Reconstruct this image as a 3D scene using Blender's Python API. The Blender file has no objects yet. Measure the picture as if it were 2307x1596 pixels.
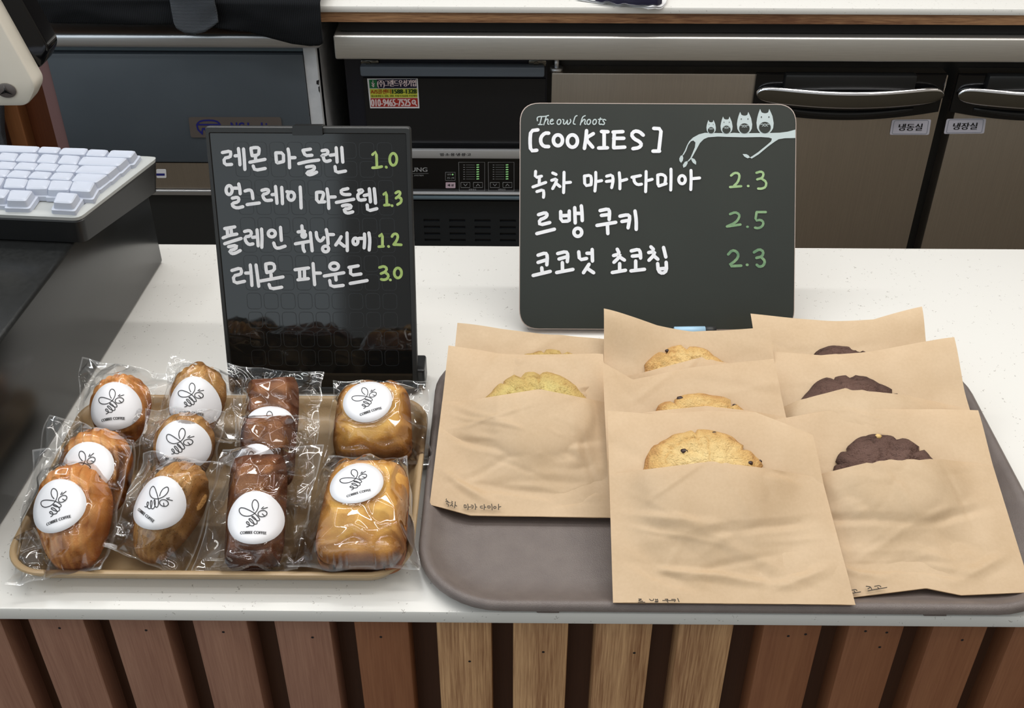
import bpy, bmesh, math, random
import numpy as np
from mathutils import Vector, Matrix, noise, geometry

# ------------------------------------------------------------------ camera, world, lamps, exposure
S = bpy.context.scene
C = S.collection
F, CX, CY = 2500.0, 1153.5, 798.0
TH, PS, RO, H = math.radians(36.08), math.radians(0.45), math.radians(0.107), 0.6
FW = np.array([-math.sin(PS)*math.cos(TH), math.cos(PS)*math.cos(TH), -math.sin(TH)])
_r = np.array([math.cos(PS), math.sin(PS), 0.0])
_u = np.cross(_r, FW)
RT = math.cos(RO)*_r + math.sin(RO)*_u
UP = math.cos(RO)*_u - math.sin(RO)*_r
O = np.array([0.0, 0.0, H])
cam_d = bpy.data.cameras.new('camera')
cam = bpy.data.objects.new('camera', cam_d)
C.objects.link(cam)
cam_d.sensor_width = 36.0
cam_d.lens = F/2307.0*36.0
cam_d.clip_start = 0.01
cam.matrix_world = Matrix(((RT[0], UP[0], -FW[0], O[0]), (RT[1], UP[1], -FW[1], O[1]), (RT[2], UP[2], -FW[2], O[2]), (0, 0, 0, 1)))
S.camera = cam
S.view_settings.view_transform = 'Standard'
S.view_settings.look = 'None'
S.view_settings.gamma = 1.0
S.view_settings.use_curve_mapping = False
S.view_settings.exposure = -0.1
S.cycles.transparent_max_bounces = 32
S.cycles.max_bounces = 10

def make_world():
    w = bpy.data.worlds.new('cafe_room_light'); S.world = w; w.use_nodes = True
    nt = w.node_tree; nt.nodes.clear()
    out = nt.nodes.new('ShaderNodeOutputWorld'); bg = nt.nodes.new('ShaderNodeBackground')
    tc = nt.nodes.new('ShaderNodeTexCoord'); sp = nt.nodes.new('ShaderNodeSeparateXYZ')
    nt.links.new(tc.outputs['Generated'], sp.inputs[0])
    rx = nt.nodes.new('ShaderNodeValToRGB')           # cool window side (left) to warm shop side (right)
    rx.color_ramp.elements[0].position = 0.15; rx.color_ramp.elements[0].color = (0.84, 0.93, 1.0, 1)
    rx.color_ramp.elements[1].position = 0.8; rx.color_ramp.elements[1].color = (0.52, 0.47, 0.40, 1)
    mx = nt.nodes.new('ShaderNodeMath'); mx.operation = 'MULTIPLY_ADD'; mx.inputs[1].default_value = 0.5; mx.inputs[2].default_value = 0.5
    nt.links.new(sp.outputs['X'], mx.inputs[0]); nt.links.new(mx.outputs[0], rx.inputs[0])
    rz = nt.nodes.new('ShaderNodeValToRGB')           # dim floor, brighter ceiling
    rz.color_ramp.elements[0].position = 0.40; rz.color_ramp.elements[0].color = (0.66, 0.62, 0.57, 1)
    rz.color_ramp.elements[1].position = 0.62; rz.color_ramp.elements[1].color = (1, 1, 1, 1)
    mz = nt.nodes.new('ShaderNodeMath'); mz.operation = 'MULTIPLY_ADD'; mz.inputs[1].default_value = 0.5; mz.inputs[2].default_value = 0.5
    nt.links.new(sp.outputs['Z'], mz.inputs[0]); nt.links.new(mz.outputs[0], rz.inputs[0])
    mm = nt.nodes.new('ShaderNodeMixRGB'); mm.blend_type = 'MULTIPLY'; mm.inputs[0].default_value = 1
    nt.links.new(rx.outputs[0], mm.inputs[1]); nt.links.new(rz.outputs[0], mm.inputs[2])
    def band(sock, lo, hi, soft):                     # 1 inside lo..hi with soft ends
        outs = []
        for e0, e1 in ((lo-soft, lo), (hi+soft, hi)):
            n = nt.nodes.new('ShaderNodeMapRange'); n.inputs['From Min'].default_value = e0; n.inputs['From Max'].default_value = e1
            nt.links.new(sock, n.inputs['Value']); outs.append(n.outputs[0])
        m = nt.nodes.new('ShaderNodeMath'); m.operation = 'MULTIPLY'; nt.links.new(outs[0], m.inputs[0]); nt.links.new(outs[1], m.inputs[1])
        return m.outputs[0]
    b1, b2, b3 = band(sp.outputs['X'], -.75, -.165, .012), band(sp.outputs['Z'], -.02, .55, .03), band(sp.outputs['Y'], -1.1, -.3, .05)
    m1 = nt.nodes.new('ShaderNodeMath'); m1.operation = 'MULTIPLY'; nt.links.new(b1, m1.inputs[0]); nt.links.new(b2, m1.inputs[1])
    m2 = nt.nodes.new('ShaderNodeMath'); m2.operation = 'MULTIPLY'; nt.links.new(m1.outputs[0], m2.inputs[0]); nt.links.new(b3, m2.inputs[1])
    bright_patch = nt.nodes.new('ShaderNodeMixRGB'); nt.links.new(m2.outputs[0], bright_patch.inputs[0]); nt.links.new(mm.outputs[0], bright_patch.inputs[1]); bright_patch.inputs[2].default_value = (1.75, 1.95, 2.05, 1)  # bright patch added to the room light for the menu board's reflection
    nt.links.new(bright_patch.outputs[0], bg.inputs[0]); bg.inputs[1].default_value = 0.66
    nt.links.new(bg.outputs[0], out.inputs[0])
make_world()

def area(name, loc, rot, sx, sy, power, col):
    l = bpy.data.lights.new(name, 'AREA'); l.shape = 'RECTANGLE'; l.size = sx; l.size_y = sy; l.energy = power; l.color = col
    o = bpy.data.objects.new(name, l); C.objects.link(o); o.location = loc; o.rotation_euler = rot
    return o
TUBES = ((0.1, 1.38, 2.6, .05, 19.0, (1.0, .98, .95)), (0.35, .62, 2.2, .05, 8.5, (1.0, .98, .95)), (-1.25, .9, .05, 1.6, 6.0, (.93, .97, 1.0)), (1.5, .6, .05, 1.8, 7.0, (1.0, .94, .86)),
         (.2, 1.82, 2.6, .04, 5.0, (1.0, .98, .95)), (.1, .02, 2.2, .04, 3.2, (1.0, .97, .93)), (-.1, -.75, 2.6, .04, 2.4, (1.0, .97, .93)), (-2.2, .7, .04, 2.2, 3.2, (.95, .98, 1.0)), (2.4, .8, .04, 2.2, 3.2, (1.0, .95, .88)), (-.45, 1.3, .04, 1.2, 2.2, (1.0, .98, .95)), (.75, 1.3, .04, 1.2, 2.2, (1.0, .98, .95)))
for x_, y_, a_, b_, p_, c_ in TUBES: area('ceiling_tube', (x_, y_, 1.75), (0, 0, 0), a_, b_, p_, c_)

# ------------------------------------------------------------------ photograph helpers
def ray(px, py): return FW + RT*((px-CX)/F) + UP*((CY-py)/F)
def atZ(px, py, z): d = ray(px, py); return O + d*((z-H)/d[2])
def atY(px, py, y): d = ray(px, py); return O + d*(y/d[1])
def atX(px, py, x): d = ray(px, py); return O + d*(x/d[0])
class Plane:
    def __init__(s, p, n):
        s.p = np.array(p, float); s.n = np.array(n, float); s.n /= np.linalg.norm(s.n)
        if s.n @ FW > 0: s.n = -s.n
    def at(s, px, py, lift=0.0):
        d = ray(px, py)
        return O + d*(((s.p+s.n*lift-O) @ s.n)/(d @ s.n))
def mapY(y, lift=0.0): return lambda px, py: atY(px, py, y-lift)
def mapP(pl, lift): return lambda px, py: pl.at(px, py, lift)

# ------------------------------------------------------------------ materials
def lin(r, g, b):
    f = lambda c: (c/12.92 if c <= .04045 else ((c+.055)/1.055)**2.4)
    return (f(r/255), f(g/255), f(b/255), 1)
def new_mat(name):
    m = bpy.data.materials.new(name); m.use_nodes = True
    nt = m.node_tree; b = nt.nodes['Principled BSDF']
    return m, nt, b
def plain(name, rgb, rough=.5, metal=0.0, spec=.5, trans=None):
    m, nt, b = new_mat(name)
    b.inputs['Base Color'].default_value = lin(*rgb); b.inputs['Roughness'].default_value = rough
    b.inputs['Metallic'].default_value = metal; b.inputs['Specular IOR Level'].default_value = spec
    return m
def node(nt, t, **k):
    n = nt.nodes.new(t)
    for a, v in k.items(): setattr(n, a, v)
    return n
def ramp(nt, stops):
    n = nt.nodes.new('ShaderNodeValToRGB'); e = n.color_ramp.elements
    e[0].position, e[0].color = stops[0][0], stops[0][1]
    e[1].position, e[1].color = stops[1][0], stops[1][1]
    for p, c in stops[2:]:
        x = e.new(p); x.color = c
    return n
def mottled(name, c1, c2, scale=30, rough=.5, bump=0.0, bscale=200, coords='Object', spec=.5, detail=4, stretch=(1, 1, 1)):
    m, nt, b = new_mat(name)
    tc = node(nt, 'ShaderNodeTexCoord'); mp = node(nt, 'ShaderNodeMapping'); mp.inputs['Scale'].default_value = stretch
    nt.links.new(tc.outputs[coords], mp.inputs[0])
    n = node(nt, 'ShaderNodeTexNoise'); n.inputs['Scale'].default_value = scale; n.inputs['Detail'].default_value = detail
    nt.links.new(mp.outputs[0], n.inputs['Vector'])
    r = ramp(nt, [(.3, lin(*c1)), (.7, lin(*c2))]); nt.links.new(n.outputs['Fac'], r.inputs[0])
    nt.links.new(r.outputs[0], b.inputs['Base Color'])
    b.inputs['Roughness'].default_value = rough; b.inputs['Specular IOR Level'].default_value = spec
    if bump:
        n2 = node(nt, 'ShaderNodeTexNoise'); n2.inputs['Scale'].default_value = bscale; n2.inputs['Detail'].default_value = 5
        nt.links.new(mp.outputs[0], n2.inputs['Vector'])
        bp = node(nt, 'ShaderNodeBump'); bp.inputs['Strength'].default_value = bump; bp.inputs['Distance'].default_value = .002
        nt.links.new(n2.outputs['Fac'], bp.inputs['Height']); nt.links.new(bp.outputs[0], b.inputs['Normal'])
    return m
def speckled_stone():
    m, nt, b = new_mat('speckled_solid_surface')
    tc = node(nt, 'ShaderNodeTexCoord')
    v = node(nt, 'ShaderNodeTexVoronoi'); v.inputs['Scale'].default_value = 170; v.inputs['Randomness'].default_value = 1
    nz = node(nt, 'ShaderNodeTexNoise'); nz.inputs['Scale'].default_value = 300
    mixv = node(nt, 'ShaderNodeMixRGB'); mixv.inputs[0].default_value = .012
    nt.links.new(tc.outputs['Object'], nz.inputs['Vector'])
    nt.links.new(tc.outputs['Object'], mixv.inputs[1]); nt.links.new(nz.outputs['Color'], mixv.inputs[2])
    nt.links.new(mixv.outputs[0], v.inputs['Vector'])
    lt = node(nt, 'ShaderNodeMath', operation='LESS_THAN'); lt.inputs[1].default_value = .135
    nt.links.new(v.outputs['Distance'], lt.inputs[0])
    sepc = node(nt, 'ShaderNodeSeparateColor'); nt.links.new(v.outputs['Color'], sepc.inputs[0])
    gt = node(nt, 'ShaderNodeMath', operation='GREATER_THAN'); gt.inputs[1].default_value = .5
    nt.links.new(sepc.outputs[0], gt.inputs[0])
    mu = node(nt, 'ShaderNodeMath', operation='MULTIPLY'); nt.links.new(lt.outputs[0], mu.inputs[0]); nt.links.new(gt.outputs[0], mu.inputs[1])
    mu2 = node(nt, 'ShaderNodeMath', operation='MULTIPLY'); mu2.inputs[1].default_value = .75; nt.links.new(mu.outputs[0], mu2.inputs[0])
    mx = node(nt, 'ShaderNodeMixRGB'); nt.links.new(mu2.outputs[0], mx.inputs[0])
    mx.inputs[1].default_value = lin(229, 227, 222); mx.inputs[2].default_value = lin(158, 152, 146)
    nt.links.new(mx.outputs[0], b.inputs['Base Color'])
    b.inputs['Roughness'].default_value = .22; b.inputs['Specular IOR Level'].default_value = .4
    return m
def wood(name, dark, light, rough=.5, grain=1.0, axis='Z'):
    m, nt, b = new_mat(name)
    tc = node(nt, 'ShaderNodeTexCoord'); mp = node(nt, 'ShaderNodeMapping')
    mp.inputs['Scale'].default_value = {'Z': (1, 1, .03), 'X': (.05, 1, 1), 'Y': (1, .05, 1)}[axis]
    oi = node(nt, 'ShaderNodeObjectInfo'); ad = node(nt, 'ShaderNodeVectorMath', operation='ADD')
    mr = node(nt, 'ShaderNodeVectorMath', operation='SCALE'); mr.inputs['Scale'].default_value = 17.0
    cmb = node(nt, 'ShaderNodeCombineXYZ'); nt.links.new(oi.outputs['Random'], cmb.inputs[0]); nt.links.new(oi.outputs['Random'], cmb.inputs[1])
    nt.links.new(cmb.outputs[0], mr.inputs[0]); nt.links.new(tc.outputs['Object'], mp.inputs[0])
    nt.links.new(mp.outputs[0], ad.inputs[0]); nt.links.new(mr.outputs[0], ad.inputs[1])
    n = node(nt, 'ShaderNodeTexNoise'); n.inputs['Scale'].default_value = 760; n.inputs['Detail'].default_value = 4; n.inputs['Roughness'].default_value = .6
    n2 = node(nt, 'ShaderNodeTexNoise'); n2.inputs['Scale'].default_value = 60; n2.inputs['Detail'].default_value = 3
    nt.links.new(ad.outputs[0], n.inputs['Vector']); nt.links.new(ad.outputs[0], n2.inputs['Vector'])
    mxn = node(nt, 'ShaderNodeMixRGB'); mxn.inputs[0].default_value = .45
    nt.links.new(n.outputs['Fac'], mxn.inputs[1]); nt.links.new(n2.outputs['Fac'], mxn.inputs[2])
    r = ramp(nt, [(.5-.18/grain*1.0, lin(*dark)), (.5+.2/grain, lin(*light))]); nt.links.new(mxn.outputs[0], r.inputs[0])
    nt.links.new(r.outputs[0], b.inputs['Base Color']); b.inputs['Roughness'].default_value = rough
    bp = node(nt, 'ShaderNodeBump'); bp.inputs['Strength'].default_value = .25*grain; bp.inputs['Distance'].default_value = .001
    nt.links.new(n.outputs['Fac'], bp.inputs['Height']); nt.links.new(bp.outputs[0], b.inputs['Normal'])
    return m
def steel(name, rgb, rough=.32, axis='X'):
    m, nt, b = new_mat(name)
    tc = node(nt, 'ShaderNodeTexCoord'); mp = node(nt, 'ShaderNodeMapping')
    mp.inputs['Scale'].default_value = (.02, 1, 1) if axis == 'X' else (1, 1, .02)
    nt.links.new(tc.outputs['Object'], mp.inputs[0])
    n = node(nt, 'ShaderNodeTexNoise'); n.inputs['Scale'].default_value = 900; n.inputs['Detail'].default_value = 2
    nt.links.new(mp.outputs[0], n.inputs['Vector'])
    r = ramp(nt, [(.2, tuple(c*.86 for c in lin(*rgb)[:3])+(1,)), (.8, lin(*rgb))]); nt.links.new(n.outputs['Fac'], r.inputs[0])
    nt.links.new(r.outputs[0], b.inputs['Base Color'])
    b.inputs['Metallic'].default_value = 1; b.inputs['Roughness'].default_value = rough
    return m
def baked(name, pale, mid, dark, speck=None, rough=.55, bump=.35):
    """Baked crust: the 'bake' attribute (0 pale centre, 1 browned edge) plus noise drives the browning."""
    m, nt, b = new_mat(name)
    at = node(nt, 'ShaderNodeAttribute', attribute_name='bake')
    tc = node(nt, 'ShaderNodeTexCoord')
    n = node(nt, 'ShaderNodeTexNoise'); n.inputs['Scale'].default_value = 55; n.inputs['Detail'].default_value = 6; n.inputs['Roughness'].default_value = .6
    nt.links.new(tc.outputs['Object'], n.inputs['Vector'])
    ma = node(nt, 'ShaderNodeMath', operation='MULTIPLY_ADD'); ma.inputs[1].default_value = .9; ma.inputs[2].default_value = -.45
    nt.links.new(n.outputs['Fac'], ma.inputs[0])
    ad = node(nt, 'ShaderNodeMath', operation='ADD'); nt.links.new(at.outputs['Fac'], ad.inputs[0]); nt.links.new(ma.outputs[0], ad.inputs[1])
    r = ramp(nt, [(0.05, lin(*pale)), (1.0, lin(*dark)), (.5, lin(*mid))]); nt.links.new(ad.outputs[0], r.inputs[0])
    last = r.outputs[0]
    if speck:
        v = node(nt, 'ShaderNodeTexVoronoi'); v.inputs['Scale'].default_value = 420; nt.links.new(tc.outputs['Object'], v.inputs['Vector'])
        l = node(nt, 'ShaderNodeMath', operation='LESS_THAN'); l.inputs[1].default_value = .2; nt.links.new(v.outputs['Distance'], l.inputs[0])
        l2 = node(nt, 'ShaderNodeMath', operation='MULTIPLY'); l2.inputs[1].default_value = .55; nt.links.new(l.outputs[0], l2.inputs[0])
        mx = node(nt, 'ShaderNodeMixRGB'); nt.links.new(l2.outputs[0], mx.inputs[0]); nt.links.new(last, mx.inputs[1]); mx.inputs[2].default_value = lin(*speck)
        last = mx.outputs[0]
    nt.links.new(last, b.inputs['Base Color']); b.inputs['Roughness'].default_value = rough; b.inputs['Specular IOR Level'].default_value = .35
    n2 = node(nt, 'ShaderNodeTexNoise'); n2.inputs['Scale'].default_value = 700; n2.inputs['Detail'].default_value = 4
    nt.links.new(tc.outputs['Object'], n2.inputs['Vector'])
    bp = node(nt, 'ShaderNodeBump'); bp.inputs['Strength'].default_value = bump; bp.inputs['Distance'].default_value = .0022
    nt.links.new(n2.outputs['Fac'], bp.inputs['Height']); nt.links.new(bp.outputs[0], b.inputs['Normal'])
    return m
def film_mat():
    m = bpy.data.materials.new('clear_cellophane'); m.use_nodes = True; nt = m.node_tree; nt.nodes.clear()
    out = node(nt, 'ShaderNodeOutputMaterial'); mx = node(nt, 'ShaderNodeMixShader')
    tr = node(nt, 'ShaderNodeBsdfTransparent'); tr.inputs[0].default_value = (.993, .993, .993, 1)
    gl = node(nt, 'ShaderNodeBsdfGlossy'); gl.inputs['Roughness'].default_value = .035; gl.inputs[0].default_value = (1, 1, 1, 1)
    lw = node(nt, 'ShaderNodeFresnel'); lw.inputs['IOR'].default_value = 1.5
    mu = node(nt, 'ShaderNodeMath', operation='MULTIPLY_ADD'); mu.inputs[1].default_value = 1.5; mu.inputs[2].default_value = .0
    nt.links.new(lw.outputs[0], mu.inputs[0]); nt.links.new(mu.outputs[0], mx.inputs[0])
    nt.links.new(tr.outputs[0], mx.inputs[1]); nt.links.new(gl.outputs[0], mx.inputs[2])
    at = node(nt, 'ShaderNodeAttribute', attribute_name='seam')          # heat-sealed rim and hard creases are slightly milky
    df = node(nt, 'ShaderNodeBsdfDiffuse'); df.inputs[0].default_value = (.9, .9, .9, 1)
    m2 = node(nt, 'ShaderNodeMixShader'); nt.links.new(at.outputs['Fac'], m2.inputs[0])
    nt.links.new(mx.outputs[0], m2.inputs[1]); nt.links.new(df.outputs[0], m2.inputs[2]); nt.links.new(m2.outputs[0], out.inputs[0])
    return m
def kraft_mat():
    m, nt, b = new_mat('kraft_paper')
    tc = node(nt, 'ShaderNodeTexCoord')
    n = node(nt, 'ShaderNodeTexNoise'); n.inputs['Scale'].default_value = 28; n.inputs['Detail'].default_value = 3
    n2 = node(nt, 'ShaderNodeTexNoise'); n2.inputs['Scale'].default_value = 420; n2.inputs['Detail'].default_value = 6
    nt.links.new(tc.outputs['Object'], n.inputs['Vector']); nt.links.new(tc.outputs['Object'], n2.inputs['Vector'])
    mx = node(nt, 'ShaderNodeMixRGB'); mx.inputs[0].default_value = .35; nt.links.new(n.outputs['Fac'], mx.inputs[1]); nt.links.new(n2.outputs['Fac'], mx.inputs[2])
    r = ramp(nt, [(.3, lin(208, 179, 143)), (.7, lin(221, 194, 160))]); nt.links.new(mx.outputs[0], r.inputs[0])
    nt.links.new(r.outputs[0], b.inputs['Base Color']); b.inputs['Roughness'].default_value = .5; b.inputs['Specular IOR Level'].default_value = .3
    tl = node(nt, 'ShaderNodeBsdfTranslucent'); nt.links.new(r.outputs[0], tl.inputs[0])
    ms = node(nt, 'ShaderNodeMixShader'); ms.inputs[0].default_value = .18
    out = nt.nodes['Material Output']
    nt.links.new(b.outputs[0], ms.inputs[1]); nt.links.new(tl.outputs[0], ms.inputs[2]); nt.links.new(ms.outputs[0], out.inputs[0])
    return m
def ribbed(name, c1, c2, scale, axis=0, rough=.9):
    m, nt, b = new_mat(name)
    tc = node(nt, 'ShaderNodeTexCoord'); w = node(nt, 'ShaderNodeTexWave'); w.inputs['Scale'].default_value = scale
    w.bands_direction = 'XYZ'[axis]; w.inputs['Distortion'].default_value = .6; w.inputs['Detail'].default_value = 2
    nt.links.new(tc.outputs['Object'], w.inputs['Vector'])
    r = ramp(nt, [(.2, lin(*c1)), (.8, lin(*c2))]); nt.links.new(w.outputs['Fac'], r.inputs[0]); nt.links.new(r.outputs[0], b.inputs['Base Color'])
    b.inputs['Roughness'].default_value = rough; b.inputs['Specular IOR Level'].default_value = .2
    bp = node(nt, 'ShaderNodeBump'); bp.inputs['Strength'].default_value = .5; bp.inputs['Distance'].default_value = .002
    nt.links.new(w.outputs['Fac'], bp.inputs['Height']); nt.links.new(bp.outputs[0], b.inputs['Normal'])
    return m
def board_panel_mat():
    """Glossy black sheet over a moulded backing of rounded squares."""
    m, nt, b = new_mat('black_gloss_panel')
    b.inputs['Base Color'].default_value = lin(16, 17, 17); b.inputs['Roughness'].default_value = .05; b.inputs['Specular IOR Level'].default_value = .62
    return m
def emit(name, rgb, s):
    m, nt, b = new_mat(name); b.inputs['Base Color'].default_value = lin(*rgb)
    b.inputs['Emission Color'].default_value = lin(*rgb); b.inputs['Emission Strength'].default_value = s
    return m
M = dict(
    stone=speckled_stone(), film=film_mat(), kraft=kraft_mat(),
    slat_red=wood('reddish_slat_wood', (124, 84, 68), (162, 122, 100), grain=.8), slat_oak=wood('oak_slat_wood', (134, 92, 60), (202, 160, 116), grain=1.5),
    slat_brown=wood('brown_slat_wood', (114, 68, 42), (148, 100, 68), grain=.7), back_wood=wood('dark_backing_wood', (62, 36, 22), (84, 52, 32), grain=.6),
    trim_wood=wood('plywood_edge', (112, 74, 50), (184, 140, 100), axis='X', grain=1.5), cab_wood=wood('red_brown_cabinet_wood', (84, 42, 22), (128, 72, 40), grain=.6),
    tan=mottled('tan_tray_plastic', (168, 142, 106), (176, 150, 114), 60, .38, .08, 900), brown_tray=mottled('brown_tray_plastic', (106, 96, 92), (114, 104, 99), 80, .4, .25, 1500),
    black_box=mottled('black_powder_coat', (30, 31, 31), (38, 39, 39), 300, .23, .008, 1800), black=plain('black_plastic', (26, 27, 28), .35), black_gloss=plain('black_gloss_plastic', (12, 12, 14), .12),
    char=plain('charcoal_plastic', (38, 39, 39), .45), key=plain('silicone_key', (192, 198, 212), .45), key_plate=plain('silicone_cover', (178, 181, 180), .42),
    pos=plain('ivory_plastic', (222, 216, 203), .35), chrome=plain('chrome', (225, 225, 228), .08, 1.0), dark_chrome=plain('smoked_chrome', (120, 118, 112), .15, 1.0),
    steel=steel('brushed_steel', (240, 238, 233), .44), steel_dark=steel('dark_brushed_steel', (196, 186, 174), .36, 'Z'), steel_trim=steel('polished_trim', (214, 216, 220), .36),
    ice_panel=mottled('grey_blue_painted_steel', (74, 82, 90), (78, 86, 94), 14, .42), ice_post=plain('grey_painted_post', (128, 98, 98), .4), white_paint=mottled('chipped_white_paint', (196, 200, 206), (212, 215, 220), 60, .5),
    grey_cap=plain('grey_blue_plastic', (96, 112, 122), .4), bar=plain('slate_grey_plastic', (104, 114, 126), .45), dark_glass=plain('dark_smoked_panel', (26, 27, 30), .18), navy=plain('dark_navy_steel', (24, 26, 38), .4),
    silver=plain('silver_plastic', (214, 216, 220), .3, .6), grey_line=plain('grey_print', (168, 170, 172), .5), led=emit('green_led', (150, 215, 140), .35), pink_btn=plain('pale_pink_button', (210, 186, 200), .4),
    white=plain('white_print', (236, 236, 240), .5), marker=mottled('white_chalk_marker', (240, 241, 246), (252, 252, 254), 160, .55), green=mottled('light_green_chalk_marker', (160, 190, 104), (194, 218, 136), 160, .6),
    green_dim=mottled('worn_green_chalk_marker', (96, 134, 100), (140, 172, 126), 120, .6), green_pale=mottled('pale_green_chalk_marker', (140, 172, 118), (176, 204, 150), 120, .6), owl=plain('pale_grey_print', (196, 208, 208), .5),
    panel=board_panel_mat(), slate=mottled('black_menu_board', (33, 38, 33), (39, 44, 38), 8, .36, 0, 200, spec=.6), sticker=plain('white_sticker', (240, 240, 244), .32), ink=plain('black_ink', (24, 24, 28), .45), pen=plain('brown_black_pen', (58, 44, 26), .6),
    ink_navy=plain('navy_print', (20, 16, 48), .5), s_green=plain('green_print', (26, 110, 62), .5), s_yellow=plain('yellow_print', (204, 208, 74), .5), s_amber=plain('amber_print', (226, 190, 82), .5), s_red=plain('red_print', (170, 44, 34), .5), s_orange=plain('orange_brown_print', (170, 84, 20), .5), s_dgreen=plain('dark_green_print', (36, 62, 20), .5), s_pink=plain('pale_pink_print', (232, 212, 214), .5),
    badge_blue=plain('blue_enamel', (30, 34, 120), .3), badge=plain('smoked_badge_plate', (112, 104, 100), .25, .4), label_grey=plain('lilac_white_label', (196, 194, 206), .45),
    cloth=ribbed('black_ribbed_knit', (10, 12, 15), (24, 26, 30), 120, 0), cloth_grey=ribbed('charcoal_knit', (62, 66, 72), (92, 97, 104), 150, 2), towel=ribbed('white_striped_towel', (232, 232, 234), (200, 202, 206), 10, 2),
    blue=plain('pale_blue_plastic', (168, 206, 232), .35), floor=mottled('brown_floor_tile', (84, 76, 68), (98, 90, 80), 4, .5), wall=mottled('dark_plaster', (46, 42, 38), (54, 48, 44), 6, .8),
    lemon=baked('lemon_madeleine_crust', (236, 184, 118), (221, 154, 84), (168, 96, 46), None, .7, .5), earl=baked('earl_grey_madeleine_crust', (220, 178, 116), (200, 150, 88), (142, 94, 50), (84, 58, 36), .7, .55), 
    fin=baked('financier_crust', (186, 128, 74), (134, 82, 51), (80, 47, 33), None, .7, .6), pound=baked('lemon_pound_crust', (238, 196, 106), (216, 160, 82), (146, 84, 42), None, .65, .3),
    cookie=baked('golden_cookie_crust', (242, 214, 154), (226, 184, 118), (172, 112, 60), None, .8, 1.0), matcha=baked('green_tea_cookie_crust', (222, 202, 132), (212, 180, 112), (166, 118, 66), None, .8, 1.0), choc=baked('chocolate_cookie_crust', (118, 90, 80), (100, 74, 64), (54, 36, 30), None, .8, 1.0), chip=plain('dark_chocolate', (52, 30, 24), .35), nut=plain('macadamia_nut', (222, 186, 120), .5))

# ------------------------------------------------------------------ mesh helpers
class MB:
    def __init__(s): s.v = []; s.f = []
    def add(s, vs, fs):
        k = len(s.v); s.v += [tuple(map(float, p)) for p in vs]; s.f += [tuple(i+k for i in f) for f in fs]
    def box(s, x0, x1, y0, y1, z0, z1):
        s.add([(x0, y0, z0), (x1, y0, z0), (x1, y1, z0), (x0, y1, z0), (x0, y0, z1), (x1, y0, z1), (x1, y1, z1), (x0, y1, z1)],
              [(0, 3, 2, 1), (4, 5, 6, 7), (0, 1, 5, 4), (1, 2, 6, 5), (2, 3, 7, 6), (3, 0, 4, 7)])
    def bm(s, b):
        b.verts.ensure_lookup_table(); b.verts.index_update()
        s.add([v.co for v in b.verts], [[v.index for v in f.verts] for f in b.faces]); b.free()
    def rbox(s, x0, x1, y0, y1, z0, z1, r=.002, seg=2):
        b = bmesh.new(); bmesh.ops.create_cube(b, size=1)
        for v in b.verts: v.co = Vector((x0+(v.co.x+.5)*(x1-x0), y0+(v.co.y+.5)*(y1-y0), z0+(v.co.z+.5)*(z1-z0)))
        bmesh.ops.bevel(b, geom=list(b.edges), offset=r, segments=seg, profile=.5, affect='EDGES', clamp_overlap=True)
        s.bm(b)
    def loops(s, rings, cap0=True, cap1=True, closed=True):
        n = len(rings[0]); k = len(s.v)
        for r in rings: s.v += [tuple(map(float, p)) for p in r]
        for i in range(len(rings)-1):
            for j in range(n if closed else n-1):
                a, b = k+i*n+j, k+i*n+(j+1) % n
                s.f.append((a, b, b+n, a+n))
        if cap0: s.f.append(tuple(reversed(range(k, k+n))))
        if cap1: s.f.append(tuple(range(k+(len(rings)-1)*n, k+len(rings)*n)))
    def prism(s, pts, off):
        off = np.array(off, float); pts = [np.array(p, float) for p in pts]
        s.loops([pts, [p+off for p in pts]])
    def tube(s, pts, r, n=10):
        pts = [Vector(p) for p in pts]; rings = []
        for i, p in enumerate(pts):
            t = (pts[min(i+1, len(pts)-1)]-pts[max(i-1, 0)]).normalized()
            a = t.orthogonal().normalized() if i == 0 else (pa - t*pa.dot(t)).normalized()
            pa = a; b = t.cross(a); rr = r[i] if isinstance(r, (list, tuple)) else r
            rings.append([p+(a*math.cos(q)+b*math.sin(q))*rr for q in [2*math.pi*j/n for j in range(n)]])
        s.loops(rings)
    def grid(s, P):
        P = np.asarray(P); n, m = P.shape[:2]; k = len(s.v)
        s.v += [tuple(map(float, p)) for p in P.reshape(-1, 3)]
        for i in range(n-1):
            for j in range(m-1):
                a = k+i*m+j; s.f.append((a, a+1, a+m+1, a+m))
    def build(s, name, mat, parent=None, smooth=False, angle=None, fix=True):
        me = bpy.data.meshes.new(name); me.from_pydata(s.v, [], s.f); me.update()
        if fix:
            b = bmesh.new(); b.from_mesh(me); bmesh.ops.recalc_face_normals(b, faces=b.faces); b.to_mesh(me); b.free()
        me.materials.append(mat)
        if smooth or angle:
            me.polygons.foreach_set('use_smooth', [True]*len(me.polygons))
        if angle: me.set_sharp_from_angle(angle=math.radians(angle))
        o = bpy.data.objects.new(name, me); C.objects.link(o)
        if parent:
            par = parent; w = Matrix.Identity(4)
            while par: w = par.matrix_basis @ w; par = par.parent
            o.parent = parent; o.matrix_parent_inverse = Matrix.Identity(4); o.matrix_basis = w.inverted()
        return o
def tag(o, label, cat, group=None):
    o['label'] = label; o['category'] = cat
    if group: o['group'] = group
    return o
def thing(name, loc, label, cat, group=None):
    o = bpy.data.objects.new(name, None); C.objects.link(o); o.location = tuple(map(float, loc)); o.empty_display_size = .02
    return tag(o, label, cat, group)
def part_label(o, label): o['label'] = label; return o
def structure(o): o['kind'] = 'structure'; return o
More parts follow.
